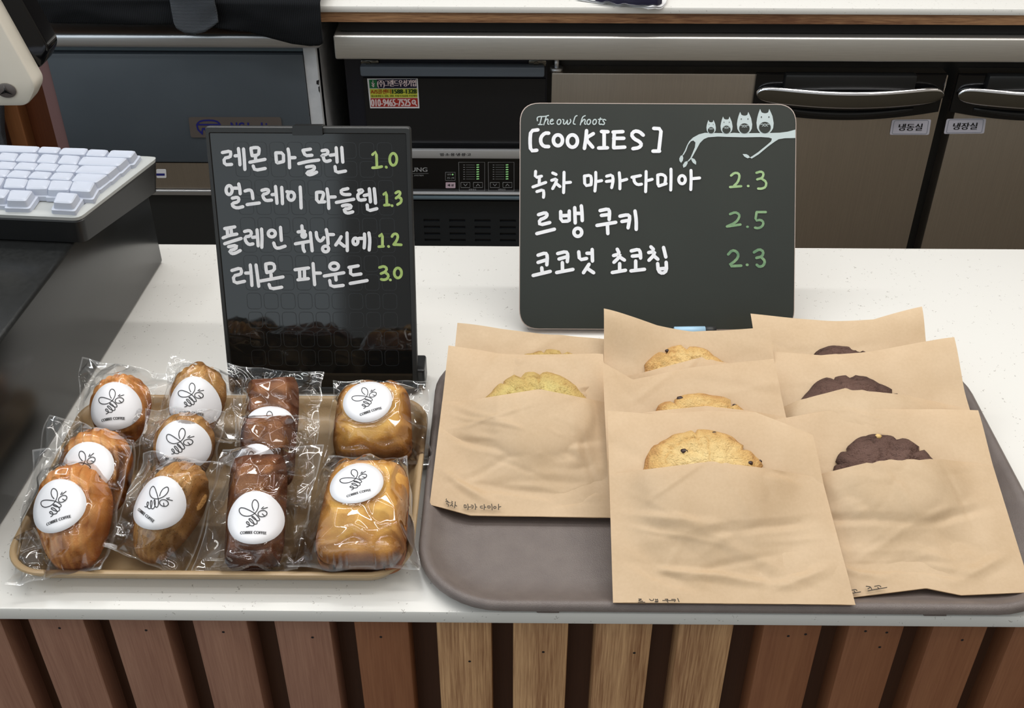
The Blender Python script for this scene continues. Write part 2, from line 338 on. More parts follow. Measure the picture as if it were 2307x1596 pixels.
def rrect(x0, x1, y0, y1, r, z, n=8):
    out = []
    for cx, cy, a0 in ((x1-r, y1-r, 0), (x0+r, y1-r, 90), (x0+r, y0+r, 180), (x1-r, y0+r, 270)):
        for i in range(n+1):
            a = math.radians(a0+90*i/n); out.append((cx+r*math.cos(a), cy+r*math.sin(a), z))
    return out
def rpoly(pts, r, n=5):
    """2-D polygon with rounded corners."""
    out = []; N = len(pts); pts = [np.array(p, float) for p in pts]
    for i in range(N):
        a, b, c = pts[i-1], pts[i], pts[(i+1) % N]
        rr = min(r, np.linalg.norm(a-b)*.45, np.linalg.norm(c-b)*.45)
        p = b+(a-b)/np.linalg.norm(a-b)*rr; q = b+(c-b)/np.linalg.norm(c-b)*rr
        for k in range(n+1):
            t = k/n; out.append((1-t)**2*p+2*t*(1-t)*b+t*t*q)
    return out
def chaikin(P, it=1):
    P = [np.array(p, float) for p in P]
    for _ in range(it):
        if len(P) < 3: break
        Q = [P[0]]
        for a, b in zip(P[:-1], P[1:]): Q += [a*.75+b*.25, a*.25+b*.75]
        Q.append(P[-1]); Q[1] = P[0]*.6+Q[1]*.4; P = Q
    return P
def ell(cx, cy, rx, ry, n=26, rot=0):
    c, s = math.cos(rot), math.sin(rot)
    return ('E', [(cx+rx*math.cos(a)*c-ry*math.sin(a)*s, cy+rx*math.cos(a)*s+ry*math.sin(a)*c) for a in [2*math.pi*i/n for i in range(n+1)]])
def strokes(mb, polys, w, fmap, org=(0, 0), sc=1.0, it=1, cap=8):
    """Pen strokes (drawn in the 2-D frame of fmap) as flat ribbons with round ends."""
    cnt = 0
    def lifted(pts, c):
        x, y = c; o = fmap(x, y); n_ = np.cross(fmap(x+.05, y)-o, fmap(x, y+.05)-o); n_ = n_/(np.linalg.norm(n_)+1e-15)
        if n_ @ (O-o) < 0: n_ = -n_
        return [fmap(*p)+n_*(8e-6*cnt) for p in pts]
    for P in polys:
        k = it
        if P and P[0] == 'E': P = P[1]; k = 0
        Q = [np.array((org[0]+p[0]/sc, org[1]+p[1]/sc)) for p in chaikin(P, k)]
        ww = w/2
        if len(Q) == 1: Q = [Q[0], Q[0]+np.array((.01, 0))]
        L = []; R = []
        for i, p in enumerate(Q):
            t = Q[min(i+1, len(Q)-1)]-Q[max(i-1, 0)]; t = t/(np.linalg.norm(t)+1e-9); nn = np.array((-t[1], t[0]))
            L.append(p+nn*ww); R.append(p-nn*ww)
        cnt += 1; vs = lifted(L+R, Q[len(Q)//2]); n = len(Q)
        mb.add(vs, [(i, i+1, n+i+1, n+i) for i in range(n-1)])
        for e in (Q[0], Q[-1]):
            cnt += 1; c = lifted([(e[0]+ww*.98*math.cos(a), e[1]+ww*.98*math.sin(a)) for a in [2*math.pi*i/cap for i in range(cap)]], e)
            mb.add(c, [tuple(range(cap))])
def poly(mb, pts, fmap, org=(0, 0), sc=1.0):
    mb.add([fmap(org[0]+p[0]/sc, org[1]+p[1]/sc) for p in pts], [tuple(range(len(pts)))])
def text2d(s):
    """Flat glyph outlines of s as (verts, faces), 2-D, normalised to its bounding box."""
    cu = bpy.data.curves.new('glyphs', 'FONT'); cu.body = s; cu.size = 1; cu.resolution_u = 3
    o = bpy.data.objects.new('glyphs', cu); C.objects.link(o)
    dg = bpy.context.evaluated_depsgraph_get(); me = bpy.data.meshes.new_from_object(o.evaluated_get(dg))
    vs = [tuple(v.co[:2]) for v in me.vertices]; fs = [tuple(p.vertices) for p in me.polygons]
    bpy.data.objects.remove(o); bpy.data.meshes.remove(me); bpy.data.curves.remove(cu)
    a = np.array(vs) if vs else np.zeros((1, 2)); lo, hi = a.min(0), a.max(0)
    return [((x-lo[0])/(hi[0]-lo[0]+1e-9), (y-lo[1])/(hi[1]-lo[1]+1e-9)) for x, y in vs], fs
def nudge(p, k):
    d = O-p; return p+d/np.linalg.norm(d)*k
def text_quad(mb, s, tl, tr, br, bl, fmap, bold=0):
    """Printed line of text filling the quad tl-tr-br-bl (in the 2-D frame of fmap)."""
    vs, fs = text2d(s); tl, tr, br, bl = [np.array(p, float) for p in (tl, tr, br, bl)]
    for ki, dx in enumerate([0] if not bold else [-bold, 0, bold]):
        out = []
        for x, y in vs:
            p = (bl*(1-x)+br*x)*(1-y)+(tl*(1-x)+tr*x)*y
            out.append(nudge(fmap(p[0]+dx, p[1]), ki*4e-5))
        mb.add(out, fs)
def text_box(mb, s, x0, x1, y0, y1, fmap, bold=0): text_quad(mb, s, (x0, y0), (x1, y0), (x1, y1), (x0, y1), fmap, bold)
def sstep(a, b, x): t = np.clip((x-a)/(b-a), 0, 1); return t*t*(3-2*t)

# ------------------------------------------------------------------ setting
FLOOR = -.86
b = MB(); b.box(-3, 3, -2.5, 2.9, FLOOR-.05, FLOOR); structure(b.build('floor', M['floor']))
b = MB(); b.box(-3, 3, 2.6, 2.7, FLOOR, 2.0); structure(b.build('wall_back', M['wall']))

# ------------------------------------------------------------------ front counter
YF = .5177; YB = 1.0183
b = MB(); b.rbox(-1.6, 1.6, YF, YB, -.0118, 0, .0016, 2)
tag(b.build('countertop', M['stone'], None, angle=40), 'long white speckled solid-surface worktop under both trays', 'countertop')
cf = thing('slatted_counter_base', (0, .75, FLOOR), 'counter base clad in upright brown wooden slats below the white worktop', 'counter')
b = MB(); b.box(-1.6, 1.6, .542, 1.0, FLOOR, -.0118); part_label(b.build('cabinet_body', M['back_wood'], cf), 'dark brown cabinet body behind the slats')
b = MB(); b.box(-1.6, 1.6, 1.0005, 1.012, FLOOR+.02, -.0125); part_label(b.build('bounce_panel', plain('beige_bounce', (206, 198, 184), .55), cf), 'unseen beige panel added to brighten the fridge reflections')  # added bounce surface that lightens what the fridge steel reflects
edges = [(-122, 4.3), (66.1, 190.7), (247, 371.7), (434.5, 557), (618, 743), (797.6, 920), (983, 1107), (1156, 1281), (1343, 1471), (1531, 1654), (1722, 1853.8), (1915, 2039.6), (2105, 2228.6), (2290, 2420)]
YS = .5215
tint = ['slat_red']*4+['slat_red', 'slat_brown', 'slat_oak', 'slat_oak', 'slat_oak', 'slat_oak']+['slat_brown']*4  # tones partly the wood's own, partly uneven light put into the colours
x_prev = None
def slat(x0, x1, mat):
    b = MB(); b.rbox(x0, x1, YS, .545, FLOOR+.02, -.0135, .0012, 2); b.build('slat', M[mat], cf, angle=40)
for (a, c), t in zip(edges, tint):
    slat(atY(a, 1408, YS)[0], atY(c, 1408, YS)[0], t)
xl = atY(edges[0][0], 1408, YS)[0]; xr = atY(edges[-1][1], 1408, YS)[0]
for k in range(1, 8):
    slat(xl-.0565*k, xl-.0565*k+.0385, 'slat_red'); slat(xr+.0565*k-.0385, xr+.0565*k, 'slat_brown')
for x, y in ((134, 1416), (329, 1421), (503, 1425), (704, 1437), (858, 1436), (1058, 1491), (1224, 1470), (1429, 1472), (1776, 1434), (1815, 1430), (1998, 1426), (1950, 1423), (1982, 1459), (2168, 1443)):
    b = MB(); p = atY(x, y, YS-.0002); b.add([p+np.array((.0011*math.cos(a), 0, .0011*math.sin(a))) for a in [i*math.pi/3 for i in range(6)]], [tuple(range(6))]); b.build('nail_hole', M['ink'], cf)

# ------------------------------------------------------------------ trays
def tray(name, x0, x1, y0, y1, r, prof, mat, label, feet=None):
    t = thing(name, ((x0+x1)/2, (y0+y1)/2, 0), label, 'tray')
    b = MB(); rings = [rrect(x0+i, x1-i, y0+i, y1-i, max(r-i, .004), z, 10) for i, z in prof]
    b.loops(rings, True, True); b.build('tray_body', mat, t, angle=50)
    return t
# profile runs from the underside, up the outside, over the rim and down to the floor of the tray
ptan = [(.016, .0005), (.010, .003), (.003, .012), (0, .0165), (.0006, .0180), (.0025, .0185), (.0045, .0178), (.0075, .012), (.012, .006), (.018, .0045)]
TX0, TX1 = atZ(15, 1246, .0165)[0], .5*(atZ(963.5, 929, .0165)[0]+atZ(942, 1180, .0165)[0])
TY0, TY1 = atZ(480, 1296, .0185)[1], atZ(360, 888, .0185)[1]
tray('tan_serving_tray', TX0, TX1, TY0, TY1, .032, ptan, M['tan'], 'tan plastic tray holding the cellophane-wrapped pastries')
CX0, CX1 = .5*(atZ(979.7, 857.6, .0125)[0]+atZ(943.2, 1233.5, .0125)[0]), atZ(2309, 1130, .0125)[0]+.004
CY0, CY1 = atZ(1600, 1382, .0085)[1], atZ(1040, 782, .014)[1]
pbr = [(.03, .001), (.020, .002), (.011, .006), (.004, .0072), (0, .0088), (.0004, .0122), (.0026, .0142), (.0055, .0140), (.009, .0120), (.015, .0072), (.024, .0042), (.034, .0036)]
ct = tray('brown_serving_tray', CX0, CX1, CY0, CY1, .062, pbr, M['brown_tray'], 'large grey-brown plastic tray under the kraft cookie bags')
for x in (1235, 2112):
    p = atZ(x, 1386, .010); b = MB(); b.rbox(p[0]-.008, p[0]+.008, CY0+.0012, CY0+.012, .0052, .0090, .001); b.build('foot', M['brown_tray'], ct)
print('TRAYS', TX0, TX1, TY0, TY1, CX0, CX1, CY0, CY1)
TFLOOR, CFLOOR = .0045, .0038

# ------------------------------------------------------------------ bee sticker artwork (unit disc, y up)
BEE = [[(765, 655), (720, 570), (705, 470), (735, 380), (780, 360), (840, 410), (870, 510), (850, 630), (790, 730), (700, 790), (590, 805), (470, 760), (400, 670), (390, 590), (430, 555), (530, 580), (680, 660), (770, 715), (850, 790), (910, 870), (905, 915), (870, 925), (800, 890), (730, 830), (715, 805), (740, 800), (800, 850), (850, 930), (860, 990), (820, 1020), (740, 980), (670, 910), (650, 870), (680, 860), (740, 910), (790, 1000), (780, 1050), (730, 1060), (650, 1030), (600, 980), (595, 945), (630, 940), (670, 990), (680, 1040), (660, 1070), (610, 1080)],
       [(960, 730), (1010, 775)], [(935, 600), (980, 545)], [(965, 605), (1070, 550)]]
BEE = [[((x-775)/680, (830-y)/700) for x, y in P] for P in BEE]
BEE.append(ell((965-775)/680, (830-725)/700, 105/680, 82/700, 26, .35))
COFFEE_TXT = text2d('COBBEE COFFEE')

# ------------------------------------------------------------------ wrapped pastries
def set_bake(o, vals):
    a = o.data.attributes.new('bake', 'FLOAT', 'POINT'); a.data.foreach_set('value', np.asarray(vals, np.float32))
class Shell:            # madeleine: egg-shaped, ribs fanning from the narrow foot (y=-L/2) to a scalloped head
    def __init__(s, L, W, T, ribs=11): s.L, s.W, s.T, s.n = L, W, T, ribs
    def half(s, t):     # half width at t in -1..1 (foot..head)
        t = np.clip(t, -1, 1); return s.W/2*np.sqrt(np.clip(1-np.abs(t)**np.where(t < 0, 3.6, 2.4), 0, 1))*(1.0-.30*sstep(.25, -1, t))
    def rib(s, x, y):
        w = s.W/2*(1.0-.30*sstep(.25, -1, y/(s.L/2))); return np.cos(x/w*math.pi*9)
    def top(s, x, y):
        t = y/(s.L/2); hw = s.half(t)+1e-6; q = np.clip(np.abs(x)/hw, 0, 1)
        base = np.where((np.abs(t) < 1) & (np.abs(x) < hw), (1-q**2.4)**.6*np.clip(1-np.abs(t)**3.4, 0, 1)**.6, 0)
        rib = s.rib(x, y)
        return s.T*base*(1+.085*rib*sstep(-1.0, -.2, t))
class Bar:              # financier: moulded bar with sloping sides and flat crown
    def __init__(s, L, W, T, dome=.0): s.L, s.W, s.T, s.d = L, W, T, dome
    def top(s, x, y):
        a = np.clip((s.W/2-np.abs(x))/(s.W*.17), 0, 1); c = np.clip((s.L/2-np.abs(y))/(s.L*.12), 0, 1)
        e = np.minimum(a, c); e = np.where(e > 0, .35+.65*sstep(0, 1, e), 0)
        return s.T*e*(1+s.d*(1-(2*x/s.W)**2)*(1-(2*y/s.L)**2))
class Loaf:             # mini pound cake: rounded square with a domed, slightly split crown
    def __init__(s, L, W, T): s.L, s.W, s.T = L, W, T
    def top(s, x, y):
        t = y/(s.L/2); w = s.W/2*(1-.06*t); q = (np.abs(x/w)**4.5+np.abs(t)**4.5)**(1/4.5)
        return np.where(q < 1, s.T*(.42+.58*np.clip(1-q**2.4, 0, 1)**.55), 0)
def crumple(U, V, seed, n=16, wr=(.03, .10), lr=(.18, .55)):
    """Random straight fold ridges over the unit square, sharp-crested."""
    rs = np.random.RandomState(seed); h = np.zeros_like(U)
    for _ in range(n):
        a = rs.uniform(0, math.pi); cx, cy = rs.uniform(0, 1, 2); w = rs.uniform(*wr); ln = rs.uniform(*lr)
        d = (U-cx)*math.cos(a)+(V-cy)*math.sin(a); e = -(U-cx)*math.sin(a)+(V-cy)*math.cos(a)
        h += rs.choice([-1, 1])*rs.uniform(.4, 1)*np.clip(1-np.abs(d)/w, 0, 1)*np.clip(1-(e/ln)**2, 0, 1)
    return h
def faceted(U, V, hp, tent, seed, amp, nu=8, nv=9):
    """Crisp crumpled film: flat facets between scattered ridge points, lifted until they clear the pastry (hp)."""
    rs = np.random.RandomState(seed); P = []; B = []
    for i in range(nv+1):
        for j in range(nu+1):
            e = i in (0, nv) or j in (0, nu)
            u = j/nu+(0 if j in (0, nu) else rs.uniform(-.42, .42)/nu); v = i/nv+(0 if i in (0, nv) else rs.uniform(-.42, .42)/nv)
            P.append((u, v)); B.append(e)
    tri = geometry.delaunay_2d_cdt([Vector(p) for p in P], [], [], 0, 1e-6)
    P = np.array([tuple(p) for p in tri[0]]); T = tri[2]; N = U.shape[0]
    gi = np.clip((P*(N-1)).round().astype(int), 0, N-1)
    edge = np.minimum(np.minimum(P[:, 0], 1-P[:, 0]), np.minimum(P[:, 1], 1-P[:, 1])) < 1e-4
    free = (hp[gi[:, 1], gi[:, 0]] <= 0)
    z = tent[gi[:, 1], gi[:, 0]]+np.where(edge, 0, np.where(free, rs.uniform(-.3, 1.0, len(P)), rs.uniform(0, .5, len(P)))*amp)
    z = np.maximum(z, 0)
    W = []
    for t in T:
        a, b, c = P[list(t)]; d = (b[1]-c[1])*(a[0]-c[0])+(c[0]-b[0])*(a[1]-c[1])
        if abs(d) < 1e-12: continue
        u0, u1, v0, v1 = [int(k) for k in (max(0, math.floor(min(a[0], b[0], c[0])*(N-1))), min(N, math.ceil(max(a[0], b[0], c[0])*(N-1))+1), max(0, math.floor(min(a[1], b[1], c[1])*(N-1))), min(N, math.ceil(max(a[1], b[1], c[1])*(N-1))+1))]
        uu, vv = U[v0:v1, u0:u1], V[v0:v1, u0:u1]
        l1 = ((b[1]-c[1])*(uu-c[0])+(c[0]-b[0])*(vv-c[1]))/d; l2 = ((c[1]-a[1])*(uu-c[0])+(a[0]-c[0])*(vv-c[1]))/d; l3 = 1-l1-l2
        W.append((t, slice(v0, v1), slice(u0, u1), l1, l2, l3, (l1 > -1e-6) & (l2 > -1e-6) & (l3 > -1e-6)))
    def ev():
        h = np.zeros_like(U)
        for t, sv, su, l1, l2, l3, m in W:
            q = l1*z[t[0]]+l2*z[t[1]]+l3*z[t[2]]; h[sv, su] = np.where(m, q, h[sv, su])
        return h
    capz = np.zeros(len(P))
    for t, sv, su, l1, l2, l3, m in W:
        k = float(np.where(m, hp[sv, su], 0).max())
        for q in t: capz[q] = max(capz[q], min(k, tent[gi[q, 1], gi[q, 0]]+.006)+.001)
    for _ in range(6):
        h = ev(); d = hp-h; add = np.zeros(len(P))
        for t, sv, su, l1, l2, l3, m in W:
            k = float(np.where(m, d[sv, su], 0).max())
            if k > 0:
                for q in t: add[q] = max(add[q], k*.6)
        z = np.minimum(z+np.where(edge, 0, add), np.maximum(z, capz))
    h = np.maximum(ev(), hp)
    for _ in range(2):
        a = h.copy(); a[1:-1, 1:-1] = .5*h[1:-1, 1:-1]+.125*(h[:-2, 1:-1]+h[2:, 1:-1]+h[1:-1, :-2]+h[1:-1, 2:]); h = np.maximum(a, hp)
    return h
def wrapped(name, kind, mat, T, Bt, wpx, zT, zB, thick, bag, stick, srot, seed, label, group, sticker_r=.0195):
    """A pastry lying on the tray inside a flat clear bag, with the round bee sticker on the film."""
    pT, pB = atZ(*T, zT), atZ(*Bt, zB)
    ey = pT-pB; L = np.linalg.norm(ey); ey /= L
    mid = (pT+pB)/2
    wx = wpx*((mid-O) @ FW)/F
    ex = np.array((1.0, 0, 0)); ex -= ey*(ex @ ey); ex /= np.linalg.norm(ex); ez = np.cross(ex, ey)
    base = mid - ez*thick*.45
    pl = Plane(base, ez)
    root = thing(name, base, label, 'wrapped pastry', group)
    sh = {'shell': lambda: Shell(L, wx, thick), 'bar': lambda: Bar(L, wx, thick), 'loaf': lambda: Loaf(L, wx, thick)}[kind]()
    W3 = lambda x, y, z: base+ex*x+ey*y+ez*z
    def loc(p): d = p-base; return d @ ex, d @ ey
    # --- pastry
    rs = np.random.RandomState(seed); n, m = 46, 64
    b = MB(); top = []; bot = []; bake = []
    if kind == 'shell':
        ts = np.sin(np.linspace(-math.pi/2, math.pi/2, m))*.9995
        for t in ts:
            hw = float(sh.half(t)); row = []; row2 = []
            for q in np.sin(np.linspace(-math.pi/2, math.pi/2, n)):
                y = t*L/2; x = hw*q
                rb_ = float(sh.rib(x, y)); sc = 1+.020*rb_*sstep(.45, .9, (t+1)/2)*abs(q)**2
                hh = float(sh.top(np.array(x*.999), np.array(y*.999)))
                nz = noise.noise(Vector((x*90, y*90, seed)))*.0006
                row.append(W3(x*sc, y*(1+.012*rb_*max(t, 0)**4), hh+nz)); row2.append(W3(x*sc*.97, y*.985, -thick*.16*(1-q*q)*(1-t**4)))
                bake.append(.30+.55*max(abs(q), abs(t))**5+.22*max(-t, 0)-.12*rb_)
            top.append(row); bot.append(row2)
    else:
        W = wx
        for v in np.sin(np.linspace(-math.pi/2, math.pi/2, m)):
            row = []; row2 = []
            for u in np.sin(np.linspace(-math.pi/2, math.pi/2, n)):
                p = 5.0; r = max(abs(u), abs(v)); g = (abs(u)**p+abs(v)**p)**(1/p)+1e-9
                x, y = u*r/g*W/2*.9995, v*r/g*L/2*.9995
                if kind == 'loaf': x *= (1-.06*y/(L/2))
                hh = float(sh.top(np.array(x*.998), np.array(y*.998))) if r < .999 else sh.T*.33
                nz = noise.noise(Vector((x*70, y*70, seed)))*.0012
                row.append(W3(x, y, hh+nz)); row2.append(W3(x*.94, y*.94, 0))
                bake.append((.18+.75*r**4) if kind == 'loaf' else (.22+.6*r**3+.25*max(-v, 0)**2))
            top.append(row); bot.append(row2)
    k = n*m
    b.grid(top); b.grid(bot)
    idx = [j for j in range(n)]+[(i+1)*n-1 for i in range(1, m)]+[(m-1)*n+j for j in range(n-2, -1, -1)]+[i*n for i in range(m-2, 0, -1)]
    for a, c in zip(idx, idx[1:]+idx[:1]): b.f.append((a, c, c+k, a+k))
    o = b.build({'shell': 'madeleine', 'bar': 'financier', 'loaf': 'pound_cake'}[kind], mat, root, smooth=True)
    set_bake(o, bake+[.95]*k)
    # --- clear wrapper
    q = [np.array(loc(pl.at(*p))) for p in bag]       # BL, BR, TR, TL in the pastry's own frame
    lo_y = -L/2-.001
    q[0][1] = min(q[0][1], lo_y); q[1][1] = min(q[1][1], lo_y)
    N = 112
    V, U = np.meshgrid(np.linspace(0, 1, N), np.linspace(0, 1, N), indexing='ij')
    Xg = (q[0][0]*(1-U)+q[1][0]*U)*(1-V)+(q[3][0]*(1-U)+q[2][0]*U)*V
    Yg = (q[0][1]*(1-U)+q[1][1]*U)*(1-V)+(q[3][1]*(1-U)+q[2][1]*U)*V
    jx = np.array([[noise.noise(Vector((u*4.2+seed, v*4.2, 21.0))) for u in U[0]] for v in V[:, 0]])*.0035; jy = np.array([[noise.noise(Vector((u*4.2+seed, v*4.2, 31.0))) for u in U[0]] for v in V[:, 0]])*.0035
    Xg = Xg+jx; Yg = Yg+jy
    hp = sh.top(Xg, Yg); hp = np.where(hp > 0, hp+.0012, 0)
    h = hp.copy()
    for _ in range(130):
        a = h.copy(); a[1:-1, 1:-1] = .25*(h[:-2, 1:-1]+h[2:, 1:-1]+h[1:-1, :-2]+h[1:-1, 2:])*.985
        h = np.maximum(hp, a)
    smooth_h = h.copy()
    edge = np.minimum(np.minimum(U, 1-U), np.minimum(V, 1-V))
    off = sstep(.0, .006, h-hp)                        # free film, away from the pastry
    lift = faceted(U, V, hp, h, seed+40, .0115)+.0006*np.abs(crumple(U, V, seed+9, 14, (.02, .05), (.2, .6)))*off
    sx, sy = loc(pl.at(*stick))
    st_pl = Plane(W3(sx, sy, thick), ez); sx, sy = loc(st_pl.at(*stick))
    ra = np.hypot(Xg-sx, Yg-sy)/sticker_r; m_ = ra < 1.03
    def quad(a, c): return np.stack([np.ones_like(a), a, c, a*a, a*c, c*c], -1)
    ga, gc = ((Xg-sx)/sticker_r), ((Yg-sy)/sticker_r)
    co = np.linalg.lstsq(quad(ga[m_], gc[m_]), smooth_h[m_], rcond=None)[0]; fit = quad(ga, gc) @ co
    res = min(.0045, max(0, float((smooth_h-fit)[m_].max())))
    flat = sstep(1.25, 1.02, ra)
    lift = lift*(1-flat)+np.maximum(fit+res+.0003, hp*.999)*flat
    lift = np.maximum(lift, np.where(hp > 0, hp*.98, .0004))
    # the free rim of the bag waves up and down a little
    wob = np.array([[noise.noise(Vector((u*3.1+seed, v*3.1, 7.7))) for u in U[0]] for v in V[:, 0]])*.007*sstep(.25, .0, edge)
    wob = np.maximum(wob, -.001)+.009*sstep(.14, 0, V)
    P = base+Xg[..., None]*ex+Yg[..., None]*ey+(lift+wob)[..., None]*ez
    crb = crumple(U, V, seed+21, 14)
    Pb = base+Xg[..., None]*ex+Yg[..., None]*ey+(wob-.0006-.0012*np.abs(crb)*sstep(0, .08, edge)-np.where(hp > 0, thick*.16, 0)*sstep(0, .2, edge)*(kind == 'shell'))[..., None]*ez
    b = MB(); b.grid(P); b.grid(Pb)
    wo = b.build('wrapper', M['film'], root, smooth=True, fix=False)
    se = .16*sstep(.016, .004, edge)
    gy, gx = np.gradient(lift+wob); lap = np.abs(np.gradient(gx)[1]+np.gradient(gy)[0]); se = np.clip(se+.22*sstep(.0007, .0022, lap)*off, 0, .4)
    a_ = wo.data.attributes.new('seam', 'FLOAT', 'POINT'); a_.data.foreach_set('value', np.concatenate([se.ravel(), se.ravel()*.3]).astype(np.float32))
    # --- sticker, following the film
    cs, sn = math.cos(srot), math.sin(srot)
    def sm(u, v, lift=0.0):
        a, c = u*cs-v*sn, u*sn+v*cs
        z = co @ np.array([1, a, c, a*a, a*c, c*c])+res+.0008+lift
        return W3(sx+a*sticker_r, sy+c*sticker_r, z)
    b = MB(); rings = []
    nn = 40
    for r in (.02, .25, .5, .75, 1.0): rings.append([sm(r*math.cos(2*math.pi*i/nn), r*math.sin(2*math.pi*i/nn)) for i in range(nn)])
    rings.append([sm(math.cos(2*math.pi*i/nn), math.sin(2*math.pi*i/nn), -.0003) for i in range(nn)])
    b.loops(rings, True, False); so = b.build('sticker', M['sticker'], root, smooth=True)
    b = MB(); strokes(b, BEE, .029, lambda u, v: sm(u, v, .00025), it=2, cap=6); part_label(b.build('bee_drawing', M['ink'], so, fix=False), 'thin black line drawing of a bee')
    b = MB(); vs, fs = COFFEE_TXT
    for ki, dx in enumerate((-.006, .006)):
        b.add([sm(-.46+.90*x+dx, -.62+.105*y, .00025+ki*3e-5) for x, y in vs], fs)
    part_label(b.build('lettering', M['ink'], so, fix=False), 'black capital lettering COBBEE COFFEE')
    return root
gm, ge, gf, gp = 'wrapped lemon madeleines', 'wrapped earl grey madeleines', 'wrapped financiers', 'wrapped lemon pound cakes'
wrapped('wrapped_madeleine', 'shell', M['lemon'], (262, 838), (268, 1000), 140, .062, .032, .022, [(172, 1005), (325, 1012), (398, 846), (183, 808)], (257, 917), -.05, 11,
        'golden shell madeleine in clear bag standing rearmost in the left column, beside the black box', gm)
wrapped('wrapped_madeleine', 'shell', M['lemon'], (195, 962), (228, 1160), 168, .062, .026, .021, [(30, 1190), (295, 1215), (305, 990), (113, 935)], (196, 1056), .1, 12,
        'reddish golden shell madeleine half hidden behind the front left one, its sticker partly covered', gm)
wrapped('wrapped_madeleine', 'shell', M['lemon'], (152, 1037), (162, 1285), 178, .060, .020, .025, [(25, 1285), (238, 1292), (296, 1003), (75, 1015)], (131, 1143), .12, 13,
        'large orange-gold shell madeleine in clear bag at the front left corner of the tan tray', gm)
wrapped('wrapped_madeleine', 'shell', M['earl'], (450, 814), (424, 990), 132, .062, .032, .022, [(345, 995), (530, 1010), (550, 852), (388, 798)], (435, 905), .06, 14,
        'brown speckled madeleine in clear bag, rearmost of the second column, beside the lettered board', ge)
wrapped('wrapped_madeleine', 'shell', M['earl'], (418, 927), (394, 1105), 142, .068, .026, .021, [(296, 1130), (480, 1135), (508, 924), (328, 918)], (409, 1005), .0, 15,
        'brown madeleine in the middle of the second column, between two other brown madeleines', ge)
wrapped('wrapped_madeleine', 'shell', M['earl'], (428, 1036), (318, 1262), 148, .060, .020, .025, [(244, 1238), (432, 1288), (500, 1042), (325, 1018)], (355, 1135), -.28, 16,
        'slim brown madeleine leaning right in clear bag, front of the second column', ge)
wrapped('wrapped_financier', 'bar', M['fin'], (614, 850), (610, 1000), 120, .056, .034, .016, [(535, 1015), (705, 1022), (730, 842), (512, 822)], (610, 970), .0, 17,
        'dark brown financier bar rearmost in the third column, only the top of its sticker showing', gf)
wrapped('wrapped_financier', 'bar', M['fin'], (606, 934), (598, 1100), 126, .058, .026, .016, [(515, 1150), (695, 1150), (722, 945), (540, 938)], (570, 1060), .05, 18,
        'brown financier bar in the middle of the third column with its sticker almost covered', gf)
wrapped('wrapped_financier', 'bar', M['fin'], (584, 1022), (568, 1285), 134, .056, .016, .020, [(438, 1282), (672, 1290), (727, 1004), (500, 1010)], (577, 1173), .0, 19,
        'darkest brown financier bar at the front of the third column with a fully visible sticker', gf)
wrapped('wrapped_pound_cake', 'loaf', M['pound'], (842, 866), (838, 1030), 172, .050, .024, .034, [(732, 1045), (970, 1058), (966, 860), (752, 858)], (828, 904), .30, 20,
        'square golden pound cake in clear bag at the back right of the tan tray', gp)
wrapped('wrapped_pound_cake', 'loaf', M['pound'], (836, 1042), (806, 1268), 196, .042, .028, .034, [(652, 1296), (950, 1268), (918, 1034), (738, 1028)], (803, 1090), .30, 21,
        'square golden pound cake in clear bag at the front right of the tan tray', gp)

